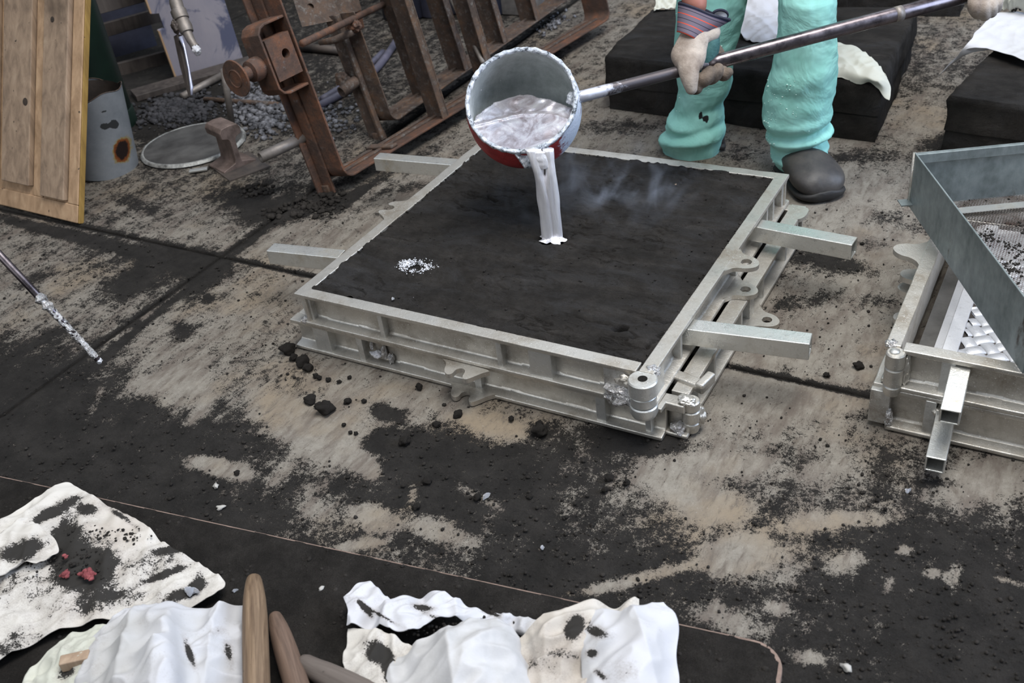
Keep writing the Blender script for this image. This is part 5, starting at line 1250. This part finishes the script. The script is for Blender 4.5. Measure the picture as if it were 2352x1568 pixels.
b = MB(); b.tube([L2(735, 98, .05), L2(770, 92, .05), L2(812, 72, .03)], [.008, .011, .010], 12); b.build('bent_lever', RUST2, rf2, True)
weld(rf2, tuple(L2(815, 60, .02)), .020, 72, RUST, 'weld_lump', (1, .8, .8))
b = MB(); b.tube([FT2 @ D(1032, -10, to_px(O2)[2]+.25), FT2 @ D(1110, 145, to_px(O2)[2]+.10)], .0075, 12); b.build('diagonal_rod', GREYIRON, rf2, True)
# ================================================================ left background
# leaning panelled pattern board
bd = empty('panelled_board', G(182, 515), label='old pine board with raised planks and a yellow painted edge, leaning at the left', cat='board')
P0 = G(183, 513, .0); T1 = PX(199, 0, P0.x); Ub = (T1-P0); LB = Ub.length; Ub.normalize(); Xb = Vector((-1, .03, 0)).normalized(); Nb = Xb.cross(Ub).normalized()
if Nb.y > 0: Nb = -Nb
if Nb.dot(CAM-P0) < 0: Nb = -Nb
MBd = Matrix.Translation(-P0) @ frame(P0+Vector((0, 0, .002)), Xb, Ub, Nb)
def bbox(name, a0, a1, b0, b1, n0, n1, mat, bev=.003):
    b = MB(); b.M = MBd; b.box(a0, a1, b0, b1, n0, n1); return fixn(b.build(name, mat, bd, bevel=bev))
HBd = LB*1.25
bbox('backing', .003, .70, .003, HBd, -.015, -.002, WOOD_FR)
bbox('yellow_edge', -.002, .003, .0, HBd, -.015, .001, WOOD_EDGE, .0015)
bbox('rail', .003, .70, 0, .050, -.002, .004, WOOD_FR)
bbox('stile', .003, .046, .05, HBd, -.002, .004, WOOD_FR); bbox('stile', .158, .200, .05, HBd, -.002, .003, WOOD_FR)
bbox('plank', .050, .153, .056, HBd, -.002, .016, WOOD); bbox('plank', .204, .33, .075, HBd, -.002, .016, WOOD); bbox('plank', .36, .5, .075, HBd, -.002, .016, WOOD)
KN = simple_noise_mat('wood_knot', (.02, .015, .012), (.05, .035, .025), 60, .8)
for a, bb_, r in ((.155, .27, .006), (.225, .31, .011), (.115, LB*.9, .008)):
    b = MB(); b.M = MBd @ Matrix.Translation((a, bb_, .0165 if a > .2 or a < .15 else .0035)); b.lathe([(.0005, 0), (r, 0), (r*.6, .0006), (.0005, .0008)], 14); b.build('knot', KN, bd)
# gas cylinder
gc = empty('gas_cylinder', G(236, 292), label='dark green gas cylinder standing behind the pine board', cat='gas cylinder')
b = MB(); b.lathe([(.07, 0), (.100, .006), (.112, .03), (.113, .9), (.10, .98), (.06, 1.04), (.03, 1.06), (.03, 1.1), (.001, 1.1)], 48); b.build('body', GREEN, gc, True)
b = MB(); b.lathe([(.116, 0), (.116, .05), (.112, .055)], 48, cap=False); b.build('foot_ring', GREEN, gc, True)
b = MB(); b.lathe([(.03, 1.10), (.034, 1.10), (.034, 1.16), (.018, 1.18), (.018, 1.2), (.001, 1.2)], 20); b.build('valve', GREYIRON, gc, True)
# bucket
bk = empty('metal_bucket', G(243, 386), label='bottomless grey painted steel bucket with a burnt rusty hole, beside the pine board', cat='bucket')
bc = Vector(bk.location); tp = PY(203, 205, bc.y+.02); ax_ = (tp-bc); HB = ax_.length*1.0; ax_.normalize()
xa = ax_.cross(Vector((0, 1, 0))).normalized(); ya = ax_.cross(xa); MK = Matrix.Translation(-bc) @ frame(bc, xa, ya, ax_)
n = 96; K = 60; vs = []; fs = []; sc = []; we = []
for k in range(K+1):
    t = k/K; r = .099-.004*t
    for i in range(n):
        a = 2*PI*i/n; top = (.010*math.sin(2*a+1)+.006*math.sin(5*a))*(t > .97)
        p = Vector((r*math.cos(a), r*math.sin(a), HB*t+top+.002)); p = MK @ p; vs.append(p); x, y, _ = to_px(p+bc)
        sc.append(1.15*math.exp(-(((x-281+.10*(y-345))/19)**2+((y-345)/30)**2)**1.3)+.42*math.exp(-(((x-186)/12)**2+((y-365)/22)**2)))
        we.append(.9*math.exp(-(((x-240)/11)**2+((y-290)/9)**2)**1.5)+.9*math.exp(-(((x-262)/13)**2+((y-285)/13)**2)**1.5)+.8*math.exp(-(((x-240)/14)**2+((y-256)/3)**2)))
for k in range(K):
    for i in range(n): fs.append((k*n+i, k*n+(i+1) % n, (k+1)*n+(i+1) % n, (k+1)*n+i))
o = mesh_obj('shell', vs, fs, BUCKET, bk, True); set_attr(o, 'scorch', sc); set_attr(o, 'wear', we)
b = MB(); b.M = MK; b.lathe([(.093, .002), (.0925, HB-.004)], 64, cap=False); o = b.build('inner_wall', DARKIRON, bk, True)
b = MB(); b.tube([vs[K*n+i] for i in list(range(n))+[0]], .0012, 6); b.build('rim_wire', RUST2, bk, True)
# round lid on the floor
lid = empty('round_lid', G(446, 336), label='round dusty grey metal lid lying on the floor right of the bucket', cat='lid')
b = MB(); b.lathe([(.001, .006), (.10, .007), (.147, .008), (.152, .012), (.160, .011), (.164, .005), (.163, .0), (.001, .0)], 96, cap=False)
o = b.build('disc', simple_noise_mat('dusty_lid', (.035, .033, .032), (.10, .097, .094), 9, .7, .2, .3, 60), lid, True)
b = MB(); vs = []; n = 120; prof = [(.153, .010), (.156, .0135), (.161, .0125), (.1655, .004)]
for j, (r, z) in enumerate(prof):
    for i in range(n): a = 2*PI*i/n; w = .0018*noise.noise(Vector((math.cos(a)*7, math.sin(a)*7, j))); vs.append(((r+w)*math.cos(a), (r+w)*math.sin(a), z+w*.6))
b.add(vs, [(j*n+i, j*n+(i+1) % n, (j+1)*n+(i+1) % n, (j+1)*n+i) for j in range(3) for i in range(n)])
b.build('crusted_edge', simple_noise_mat('pale_metal_crust', (.12, .12, .115), (.50, .50, .48), 40, .5, .5, .7, 120), lid, True)
q = G(455, 386, .012)-Vector(lid.location); b = MB(); b.M = Matrix.Translation((q.x, q.y, .004)) @ Matrix.Rotation(.62, 4, 'Z'); b.box(-.027, .027, -.010, .008, 0, .006); b.build('lid_tab', ALU_TUBE, lid, bevel=.001)
# piece of rail used as anvil
an = empty('rail_anvil', G(512, 392), label='short brown piece of railway rail standing as an anvil in front of the round lid', cat='anvil')
prof = [(-.055, 0), (.055, 0), (.055, .008), (.012, .020), (.009, .030), (.009, .088), (.014, .096), (.032, .102), (.034, .120), (.026, .132), (0, .135), (-.026, .132), (-.034, .120), (-.032, .102), (-.014, .096), (-.009, .088), (-.009, .030), (-.012, .020), (-.055, .008)]
b = MB(); b.M = Matrix.Translation((.0, .045, 0)) @ Matrix.Rotation(math.radians(-108), 4, 'Z')
b.add([(p[0], y, p[1]) for y in (-.046, .046) for p in prof], [tuple(range(19)), tuple(19+i for i in range(19))[::-1]]+[(i, 19+i, 19+(i+1) % 19, (i+1) % 19) for i in range(19)])
fixn(b.build('rail_piece', simple_noise_mat('brown_rail_steel', (.09, .065, .055), (.21, .155, .135), 22, .6, .4, .4, 90), an, bevel=.002))
b = MB(); b.M = Matrix.Translation((.03, .045, 0)) @ Matrix.Rotation(math.radians(-25), 4, 'Z'); b.box(-.075, .085, -.07, .06, 0, .004); b.build('base_plate', DARKIRON, an)
b = MB(); b.tube([G(534, 296, .03), G(524, 196, .18)+Vector((0, .0, .05))], .0105, 16); o = b.build('steel_post', GREYIRON, None, True); tag(o, 'upright grey steel post between the rail anvil and the round knob', 'post')
# grey panel
pn = empty('grey_wood_panel', G(405, 183), label='weathered grey wooden panel with a notched edge standing in the left background', cat='panel')
A0 = G(405, 184); A1 = G(560, 140); Lp = (A1-A0); Lw = Lp.length; Lp.normalize(); Tp = PX(338, 0, A0.x); Up = (Tp-A0).normalized(); Np = Lp.cross(Up).normalized()
if Np.dot(CAM-A0) < 0: Np = -Np
b = MB(); b.M = Matrix.Translation(-A0) @ frame(A0, Lp, Up, Np)
ol = [(0, 0), (Lw, 0), (Lw, .7), (-.005, .7), (-.005, .250), (.022, .245), (.022, .190), (.0, .188)]; b.prism(ol, -.018, 0)
fixn(b.build('panel', PANEL, pn, bevel=.001)); b = MB(); b.M = Matrix.Translation(-A0) @ frame(A0, Lp, Up, Np); b.box(-.002, .004, .0, .186, -.016, .0012); b.box(-.007, -.001, .252, .7, -.016, .0012); b.build('bare_wood_edge', WOOD_FR, pn)
# pallet timbers behind
pl = empty('timber_pallet', G(330, 90), label='dark timber pallet standing behind the green gas cylinder', cat='pallet'); PLo = Vector(pl.location)
for (x0, y0, x1, y1, z, w, h) in ((225, 75, 420, 20, .16, .02, .05), (260, 165, 470, 110, .02, .02, .05), (200, 20, 420, -40, .30, .02, .06)):
    a, c = G(x0, y0, z), G(x1, y1, z); d = (c-a).normalized(); b = MB(); b.M = Matrix.Translation(a-PLo) @ frame(Vector(), d, Vector((-d.y, d.x, 0)), Vector((0, 0, 1))); b.box(0, (c-a).length, 0, w, -h/2, h/2); b.build('slat', WOOD_DARK, pl, bevel=.002)
BL = simple_noise_mat('dark_blue_sheet', (.012, .013, .022), (.04, .043, .07), 6, .7)
b = MB(); a, c = G(215, 150, .02), G(345, 112, .02); d = (c-a).normalized(); b.M = Matrix.Translation(a-PLo+Vector((0, .04, 0))) @ frame(Vector(), d, Vector((-d.y, d.x, 0)), Vector((0, 0, 1))); b.box(0, (c-a).length, 0, .01, 0, .5); b.build('blue_board', BL, pl)
# loose timber, pipes and hose on the floor
def bar(name, x0, y0, x1, y1, r, mat, label, cat, z=None, square=False, mid=None):
    z = r if z is None else z; pts = [G(x0, y0, z)]+([G(mid[0], mid[1], z)] if mid else [])+[G(x1, y1, z)]
    b = MB()
    if mid:
        pp = []; 
        for k in range(13): pp.append(catmull(pts, k/12))
        pts = pp
    if square: b.sqtube(pts[0], pts[-1], r*2, r*.98)
    else: b.tube(pts, r, 14)
    return tag(b.build(name, mat, None, not square), label, cat)
b = MB(); a, c = G(312, 222, .02), G(500, 168, .02); d = (c-a).normalized(); b.M = Matrix.Translation(a-Vector((0, 0, .02))) @ frame(Vector(), d, Vector((-d.y, d.x, 0)), Vector((0, 0, 1))); b.box(0, (c-a).length+.25, 0, .09, 0, .022)
tag(b.build('floor_plank', WOOD_DARK, None, bevel=.002), 'dark plank lying on the floor below the grey panel', 'plank')
bar('iron_pipe', 418, 222, 520, 168, .013, GREYIRON, 'thin grey pipe on the floor left of the round knob', 'pipe')
bar('iron_pipe', 470, 228, 640, 240, .009, RUST2, 'thin brown pipe lying under the dross behind the rail anvil', 'pipe')
bar('iron_pipe', 690, 108, 800, 118, .016, DARKIRON, 'dark pipe on the floor behind the near jig frame upright', 'pipe')
HOSE = simple_noise_mat('blue_grey_hose', (.06, .06, .085), (.13, .12, .16), 10, .5)
bar('rubber_hose', 690, 265, 930, 62, .013, HOSE, 'blue-grey hose curving over the floor behind the rusty frames', 'hose', mid=(850, 172))
bar('rubber_hose', 740, 228, 880, 120, .012, HOSE, 'second thinner hose beside the curving blue-grey hose', 'hose', mid=(820, 176))
# drums
for i, (x, y, r, mat, lab) in enumerate(((905, 52, .10, simple_noise_mat('near_black_paint', (.012, .013, .02), (.03, .03, .045), 8, .6), 'black drum standing behind the rusty frames'), (985, 44, .09, simple_noise_mat('slate_paint', (.05, .055, .09), (.13, .13, .18), 8, .6), 'slate-blue drum standing right of the black drum'), (1085, 48, .09, BL, 'dark blue drum seen between the frame uprights'))):
    t = empty('drum', G(x, y)+Vector((0, r, 0)), label=lab, cat='drum'); b = MB(); b.lathe([(r*.9, 0), (r, .006), (r, .22), (r*1.03, .226), (r, .232), (r, .44), (r*.9, .445), (.001, .445)], 40); b.build('shell', mat, t, True)
    b = MB(); b.lathe([(r*1.03, .436), (r*1.04, .442), (r*1.0, .450), (r*.96, .446)], 40, cap=False); b.build('rim', mat, t, True)
t = empty('concrete_kerb_block', G(1170, 36), label='grey block on the floor behind the far frame uprights', cat='block'); b = MB(); b.box(-.09, .09, 0, .18, 0, .12); b.build('block', simple_noise_mat('grey_block', (.10, .095, .09), (.22, .20, .19), 14, .8), t, bevel=.006)
# hanging valve with nozzle and drip bar
hv = empty('hanging_torch', D(430, 60, 3.05), label='grey metal valve hanging in front of the grey panel, white crust on its tip', cat='torch')
HO = Vector(hv.location); HTm = Matrix.Translation(-HO)
seq = [(400, -12, 12), (404, 6, 15), (409, 22, 15), (409, 24, 18), (417, 44, 18), (418, 46, 15), (425, 62, 17), (430, 74, 15), (430, 75, 11), (438, 92, 10), (443, 100, 9), (448, 108, 10)]
b = MB(); b.tube([D(x, y, 3.05)-HO for x, y, _ in seq], [r*3.05/FPX for *_, r in seq], 20); sharp(b.build('valve_body', GREYIRON, hv, True), .5)
weld(hv, tuple(D(452, 115, 3.04)-HO), .014, 81, SPLASH, 'white_crust', (.8, .8, 1)); weld(hv, tuple(D(402, 62, 3.04)-HO), .016, 82, DARKIRON, 'lever', (.8, .5, 1.2))
b = MB(); b.tube([D(408, 82, 3.06)-HO, D(424, 150, 3.06)-HO, D(437, 222, 3.05)-HO], [.012, .014, .005], 4); b.build('flat_bar', WOOD_DARK, hv)
b = MB(); b.tube([D(415, 85, 3.04)-HO, D(424, 110, 3.04)-HO, D(434, 160, 3.04)-HO, D(440, 200, 3.04)-HO, D(440, 218, 3.04)-HO], [.007, .0035, .0030, .005, .003], 8); b.build('metal_drip', simple_noise_mat('lilac_metal_drip', (.4, .42, .6), (.75, .78, .95), 20, .3, .6), hv, True)
# dross and ash on the floor
def pile(cx, cy, a, b_, rot):
    ca, sa = math.cos(rot), math.sin(rot)
    def f():
        u, v = rng.normal(0, a*.5), rng.normal(0, b_*.5); return G(min(2300, max(0, cx+u*ca-v*sa)), max(20, cy+u*sa+v*ca))
    return f
tag(scatter('metal_dross', 900, pile(590, 250, 75, 55, .5), .003, .016, SLAG), 'heap of silvery grey metal dross behind the round knob', 'dross', kind='stuff')
tag(scatter('ash_heap', 1200, pile(410, 255, 85, 32, -.1), .003, .014, ASH), 'heap of dark ash and cinders behind the round lid', 'ash', kind='stuff')
tag(scatter('metal_dross', 260, pile(740, 270, 70, 45, 0), .003, .012, SLAG), 'dross lumps scattered between the two rusty frames', 'dross', kind='stuff')
tag(scatter('metal_dross', 90, pile(1270, 55, 40, 16, -.5), .003, .012, SLAG), 'small dross lumps under the far end of the rusty frames', 'dross', kind='stuff')

# ================================================================ skimming rod at the left
rod = empty('skimming_rod', D(228, 828, 2.16), label='thin steel skimming rod with silvery aluminium crust on its end, at the left', cat='rod'); RO = Vector(rod.location)
p_a, p_b = D(-420, 140, 1.95)-RO, D(226, 826, 2.16)-RO
dr = (p_b-p_a).normalized(); c75 = p_a.lerp(p_b, .765)
b = MB(); b.tube([p_a, c75, p_b], [.0085, .0080, .0065], 16); b.build('shaft', STEEL, rod, True)
vs = []; fs = []; n = 18; K = 110
sd = dr.cross(Vector((0, 0, 1))).normalized(); up_ = sd.cross(dr)
for k in range(K+1):
    t = k/K; c = c75.lerp(p_b, t); r = .0083*(1-.15*t)+(.0048*math.exp(-((t-.06)/.035)**2)+.0035*math.exp(-((t-.17)/.03)**2)); r *= (1 if t < .97 else .5)
    for i in range(n):
        a = 2*PI*i/n; w = 1+.22*noise.noise(Vector((math.cos(a)*1.5, math.sin(a)*1.5, t*28)))+.10*noise.noise(Vector((math.cos(a)*4, math.sin(a)*4, t*70))); vs.append(c+(sd*math.cos(a)+up_*math.sin(a))*r*w)
for k in range(K):
    for i in range(n): fs.append((k*n+i, k*n+(i+1) % n, (k+1)*n+(i+1) % n, (k+1)*n+i))
fs += [tuple(range(n)), tuple(K*n+i for i in range(n))]
fixn(mesh_obj('aluminium_crust', vs, fs, WELD, rod, True)); weld(rod, tuple(p_b+dr*.003), .006, 91, SPLASH, 'bright_droplet', (1, 1, 1))

# ================================================================ foreground board, cloths and handles
BT = .022
e0, e1, e2 = G(160, 1126, BT), G(1700, 1460, BT), G(1797, 1540, BT)
de = (e1-e0).normalized(); ne = Vector((de.y, -de.x, 0))     # towards the camera side
board = empty('moulding_board', e0, label='thin board with rounded corner covered in black sand in the foreground', cat='board')
Lb = (e2-e0).dot(de); Rr = .045
def bpt(u, v): return e0+de*u+ne*v
outl = [bpt(-.9, 0), bpt(-.9, .75), bpt(Lb, .75)]+[bpt(Lb-Rr+Rr*math.cos(a), Rr-Rr*math.sin(a)) for a in np.linspace(0, PI/2, 10)]
def prism_w(name, pts, z0, z1, mat, parent, loc, bev=.002):
    q = [(p.x-loc.x, p.y-loc.y) for p in pts]; ar = sum(q[i][0]*q[(i+1) % len(q)][1]-q[(i+1) % len(q)][0]*q[i][1] for i in range(len(q)))
    if ar < 0: q = q[::-1]
    b = MB(); b.prism(q, z0-loc.z, z1-loc.z); return fixn(b.build(name, mat, parent, bevel=bev))
prism_w('board_panel', outl, .003, BT-.001, BRICKDUST, board, e0)
nx_, ny_ = 300, 140; vs = []; fs = []; keep = {}
for j in range(ny_+1):
    for i in range(nx_+1):
        u = -.9+(Lb+.9)*i/nx_; v = .75*(j/ny_)**1.4
        cu, cv = Lb-Rr, Rr; dd_ = min(v, Lb-u)
        if u > cu and v < cv: dd_ = Rr-math.hypot(u-cu, v-cv)
        if u > cu and v < cv and math.hypot(u-cu, v-cv) > Rr-.0015:
            s_ = (Rr-.0015)/math.hypot(u-cu, v-cv); u2, v2 = cu+(u-cu)*s_, cv+(v-cv)*s_; dd_ = .0015
        else: u2, v2 = u, v
        w = .5+.5*noise.noise(Vector((u*14, v*14, 2)))
        z = BT-.0015+min(1, dd_/.012)*(.0025+.003*w)+.0015*noise.noise(Vector((u*60, v*60, 1)))*min(1, dd_/.01)-(.004 if dd_ < .0022+.002*noise.noise(Vector((u*25, 0, 0))) else 0)
        if u > Lb-.07 and v < .06 and dd_ < .004: z -= .004
        p = bpt(u2, v2)-e0; vs.append((p.x, p.y, z-e0.z))
for j in range(ny_):
    for i in range(nx_): k = j*(nx_+1)+i; fs.append((k, k+nx_+1, k+nx_+2, k+1))
mesh_obj('sand_layer', vs, fs, SAND, board, True)
def bp(): 
    p = bpt(rng.uniform(-.3, Lb-.01), rng.uniform(.006, .3))
    if noise.noise(Vector((p.x*7, p.y*7, 4))) < -.05: return None
    return Vector((p.x, p.y, BT+.001))-e0
tag(scatter('board_crumbs', 2600, bp, .0006, .0048, LUMP, board), kind='stuff')
Z0 = BT+.004
def Zr(rows, z): return [[(p[0], p[1], z if len(p) < 3 else p[2]) for p in r] for r in rows]
cloth('cotton_rag', Zr([[(-70, 1290), (40, 1180, .035), (148, 1118, .03), (170, 1128, .028)], [(-70, 1340), (70, 1240, .040), (200, 1165, .035), (315, 1205, .032)], [(-70, 1420), (90, 1320, .034), (270, 1270, .04), (405, 1268, .034)],
     [(-70, 1490), (110, 1400, .040), (310, 1370, .038), (524, 1352, .033)], [(-70, 1570), (110, 1465, .035), (300, 1420, .035), (440, 1402, .033)]], .034), CLOTH, 'large dirty white cloth with black sand smears and red grains at the left front', 150, 120, .007, 9, 11,
     dirt=[(190, 1300, 85, 62, 10, .8), (150, 1225, 55, 40, -50, .5), (120, 1175, 80, 14, -30, .6), (290, 1195, 60, 8, 35, .6), (200, 1170, 26, 14, 0, .7), (370, 1285, 90, 34, -15, .38), (400, 1262, 60, 8, -5, .5), (380, 1320, 70, 8, -20, .5), (430, 1360, 60, 14, -25, .6), (40, 1350, 90, 50, 0, .3), (230, 1385, 150, 26, -10, .34), (30, 1480, 60, 30, -30, .4), (455, 1335, 30, 12, -60, .5), (150, 1120, 40, 14, 0, -.4), (300, 1215, 70, 18, 30, -.35)], zmin=Z0)
cloth('cotton_rag', Zr([[(-60, 1290, .052), (20, 1215, .055), (60, 1192, .05)], [(-60, 1340, .055), (60, 1240, .058), (110, 1225, .054)], [(-60, 1360, .054), (60, 1290, .056), (141, 1272, .052)], [(-60, 1390, .050), (30, 1310, .050), (90, 1300, .048)]], .05), CLOTH, 'folded dirty cloth corner with red sand grains at the far left edge', 70, 50, .005, 12, 12, dirt=[(50, 1265, 60, 26, -15, .7), (40, 1215, 40, 14, 0, -.3)], zmin=.04)
cloth('cotton_rag', Zr([[(40, 1600, .03), (130, 1500, .04), (210, 1455, .04), (260, 1450, .04)], [(60, 1610, .035), (160, 1520, .06), (230, 1490, .06), (300, 1480, .05)], [(100, 1640, .04), (190, 1580, .06), (260, 1540, .06), (340, 1540, .05)], [(150, 1680, .04), (220, 1640, .05), (300, 1620, .05), (380, 1620, .05)]], .04), CLOTH_BACK, 'cream cloth fold under the clean white cloth at the bottom left', 80, 60, .008, 12, 13, dirt=[(150, 1545, 30, 20, -40, .6)], zmin=Z0)
cloth('cotton_rag', Zr([[(205, 1480, .04), (300, 1408, .05), (390, 1402, .06), (440, 1412, .05), (500, 1412, .045), (560, 1388, .04)], [(190, 1530, .04), (290, 1440, .085), (380, 1430, .10), (430, 1440, .075), (500, 1440, .055), (562, 1430, .04)],
     [(180, 1580, .04), (290, 1500, .10), (380, 1490, .12), (430, 1500, .08), (500, 1500, .06), (562, 1490, .04)], [(170, 1620, .04), (290, 1570, .10), (390, 1560, .12), (440, 1560, .08), (500, 1560, .06), (562, 1550, .04)], [(170, 1680, .04), (290, 1650, .08), (390, 1650, .10), (440, 1650, .07), (500, 1650, .05), (562, 1640, .04)]], .04), CLOTH_CLEAN, 'clean bright white cloth heaped beside the wooden handles at the bottom left', 130, 110, .012, 8, 14, dirt=[(435, 1500, 10, 40, -20, .75), (525, 1500, 12, 34, -10, .6), (500, 1450, 20, 12, 0, .4)], zmin=Z0)
cloth('cotton_rag', Zr([[(792, 1390, .04), (848, 1340, .05), (900, 1384, .05), (1000, 1366, .05), (1080, 1396, .045), (1180, 1424, .045), (1275, 1442, .04)], [(800, 1420, .05), (850, 1380, .06), (920, 1410, .06), (1010, 1400, .055), (1090, 1420, .05), (1180, 1450, .05), (1280, 1462, .045)],
     [(800, 1452, .04), (860, 1440, .06), (930, 1460, .06), (1020, 1428, .055), (1100, 1436, .045), (1190, 1466, .04), (1262, 1474, .04)]], .04), CLOTH_CLEAN, 'twisted white cloth strip crossing the board in the middle foreground', 150, 50, .008, 12, 15, dirt=[(840, 1400, 30, 8, 50, .8), (870, 1410, 50, 5, 30, .7), (970, 1395, 30, 8, 10, .7), (1130, 1410, 40, 6, 15, .5), (1020, 1425, 60, 6, 20, .6)], zmin=Z0)
cloth('cotton_rag', Zr([[(800, 1450, .04), (870, 1458, .05), (930, 1480, .05), (960, 1500, .04)], [(795, 1500, .04), (860, 1505, .055), (930, 1510, .055), (960, 1530, .04)], [(800, 1590, .04), (870, 1590, .05), (940, 1590, .05), (980, 1600, .04)]], .04), CLOTH, 'sand-smeared white cloth lying right of the grey wooden handle', 70, 60, .008, 12, 16, dirt=[(870, 1500, 40, 26, 30, .65), (890, 1540, 12, 40, 0, .5)], zmin=Z0)
cloth('cotton_rag', Zr([[(925, 1500, .045), (1000, 1455, .06), (1080, 1440, .07), (1150, 1445, .06), (1195, 1480, .045)], [(905, 1540, .05), (990, 1500, .085), (1080, 1480, .095), (1160, 1490, .08), (1210, 1520, .05)], [(890, 1590, .05), (990, 1560, .09), (1080, 1550, .10), (1170, 1560, .08), (1230, 1580, .05)], [(880, 1660, .05), (990, 1650, .07), (1080, 1650, .08), (1180, 1650, .07), (1240, 1660, .05)]], .05),
      simple_noise_mat('greyish_white_cotton', (.34, .335, .33), (.50, .495, .505), 7, .95, 0, .4, 300, .001), 'soft greyish-white cloth heap in the middle of the foreground cloths', 110, 90, .010, 8, 17, zmin=Z0)
cloth('cotton_rag', Zr([[(1185, 1490, .04), (1240, 1440, .05), (1310, 1395, .06), (1400, 1392, .06), (1470, 1400, .06)], [(1200, 1530, .045), (1250, 1480, .06), (1320, 1440, .07), (1400, 1430, .07), (1470, 1430, .06)], [(1200, 1590, .045), (1260, 1550, .055), (1330, 1520, .06), (1400, 1500, .06), (1470, 1500, .055)], [(1190, 1660, .04), (1260, 1640, .05), (1330, 1630, .05), (1400, 1620, .05), (1470, 1620, .05)]], .04),
      CLOTH, 'white cloth with dark sand patches between the grey heap and the right cloth', 110, 90, .010, 9, 18, dirt=[(1320, 1440, 22, 34, 20, .75), (1280, 1500, 60, 14, 10, .35), (1380, 1440, 30, 16, 20, .6), (1240, 1530, 40, 20, 0, .35), (1270, 1400, 60, 20, -20, -.4)], zmin=Z0)
cloth('cotton_rag', Zr([[(1335, 1432, .06), (1400, 1412, .07), (1468, 1402, .075), (1524, 1398, .06)], [(1332, 1480, .065), (1400, 1470, .085), (1470, 1440, .10), (1552, 1440, .06)], [(1332, 1540, .06), (1400, 1530, .08), (1475, 1510, .095), (1556, 1500, .055)], [(1332, 1650, .05), (1400, 1650, .07), (1480, 1650, .08), (1560, 1650, .05)]], .06), CLOTH_CLEAN, 'smooth white cloth with a raised corner, rightmost on the foreground board', 100, 90, .008, 8, 19, dirt=[(1370, 1450, 34, 16, 20, .75), (1360, 1500, 16, 12, 0, .75), (1380, 1550, 20, 10, 40, .7), (1440, 1540, 40, 26, 0, .3)], zmin=.045)
# red parting sand grains on the cloth
def pk(x, y, s): return (lambda: G(x+rng.normal(0, s), y+rng.normal(0, s*.5), .056))
for (x, y, s, n, lab) in ((200, 1320, 9, 46, 'clump of red sand grains low on the dirty cloth'), (153, 1322, 5, 20, 'small clump of red sand grains left of the larger clump'), (90, 1262, 9, 34, 'red sand grains on the folded cloth corner'), (150, 1278, 3, 9, 'tiny red sand clump above the others'), (48, 1272, 4, 9, 'faint red sand speck at the left cloth edge')):
    tag(scatter('red_sand_clump', n, pk(x, y, s), .002, .0065, PINK), lab, 'sand clump', kind='stuff')
def ck(): 
    c = [(180, 1290, 40, 22), (250, 1230, 50, 10), (60, 1280, 40, 12), (1050, 1440, 70, 8), (1300, 1440, 20, 14)][rng.integers(0, 5)]; return G(c[0]+rng.normal(0, c[2]), c[1]+rng.normal(0, c[3]), .05)
tag(scatter('sand_on_cloth', 900, ck, .0006, .0036, LUMP), 'loose black sand crumbs lying on the white cloths', 'crumbs', kind='stuff')
# wooden rammer handles
def handle_w(name, x0, y0, x1, y1, z0, z1, prof, mat, label):
    a, c = G(x0, y0, z0), G(x1, y1, z1); d = (c-a).normalized(); t = empty(name, a, label=label, cat='wooden handle'); t.rotation_euler = d.to_track_quat('Z', 'Y').to_euler()
    b = MB(); b.lathe(prof, 36, cap=False); b.build('shaft', mat, t, True)
    L = prof[-1][1]; b = MB(); b.lathe([(prof[-1][0]*1.02, L-.03), (prof[-1][0]*1.06, L-.028), (prof[-1][0]*1.06, L-.004), (prof[-1][0]*1.02, L), (.001, L+.001)], 30, cap=False); b.build('end_band', GREYIRON, t, True)
def pf(r, L, tip): return [(.0008, 0), (r*.40*tip, .0008), (r*.56*tip, .004), (r*.66*tip, .011), (r*.80, .030), (r*.90, .050), (r*.98, .085), (r, .14), (r, L)]
handle_w('rammer_handle', 583, 1324, 590, 1600, .065, .070, pf(.0190, .30, 1.0), WOOD_HANDLE, 'light ash wooden rammer handle, longest and leftmost of the three')
handle_w('rammer_handle', 630, 1410, 690, 1600, .050, .055, pf(.0175, .28, .95), WOOD_HANDLE2, 'brown wooden rammer handle tucked beside the light one')
handle_w('rammer_handle', 688, 1520, 850, 1600, .048, .050, pf(.0200, .28, 1.15), WOOD_HANDLE3, 'short-looking grey-brown wooden handle pointing left at the bottom edge')
b = MB(); p = G(160, 1520, .075); b.M = Matrix.Translation(p) @ Matrix.Rotation(.7, 4, 'Z'); b.box(-.012, .03, -.009, .009, -.009, .009); tag(b.build('wood_stub', WOOD, None, bevel=.002), 'square wooden stub poking out of the cream cloth at the bottom left', 'wood stub')
chip(540, 1357, 7, SPLASH, 'twisted bright aluminium scrap on the board left of the ash handle', BT+.002)
chip(738, 1353, 7, GREYCHIP, 'round grey pebble on the sanded board', BT+.002, 'pebble', 'pebble')
chip(440, 1360, 16, SPLASH, 'bright aluminium flake lying on the dirty white cloth', .05)
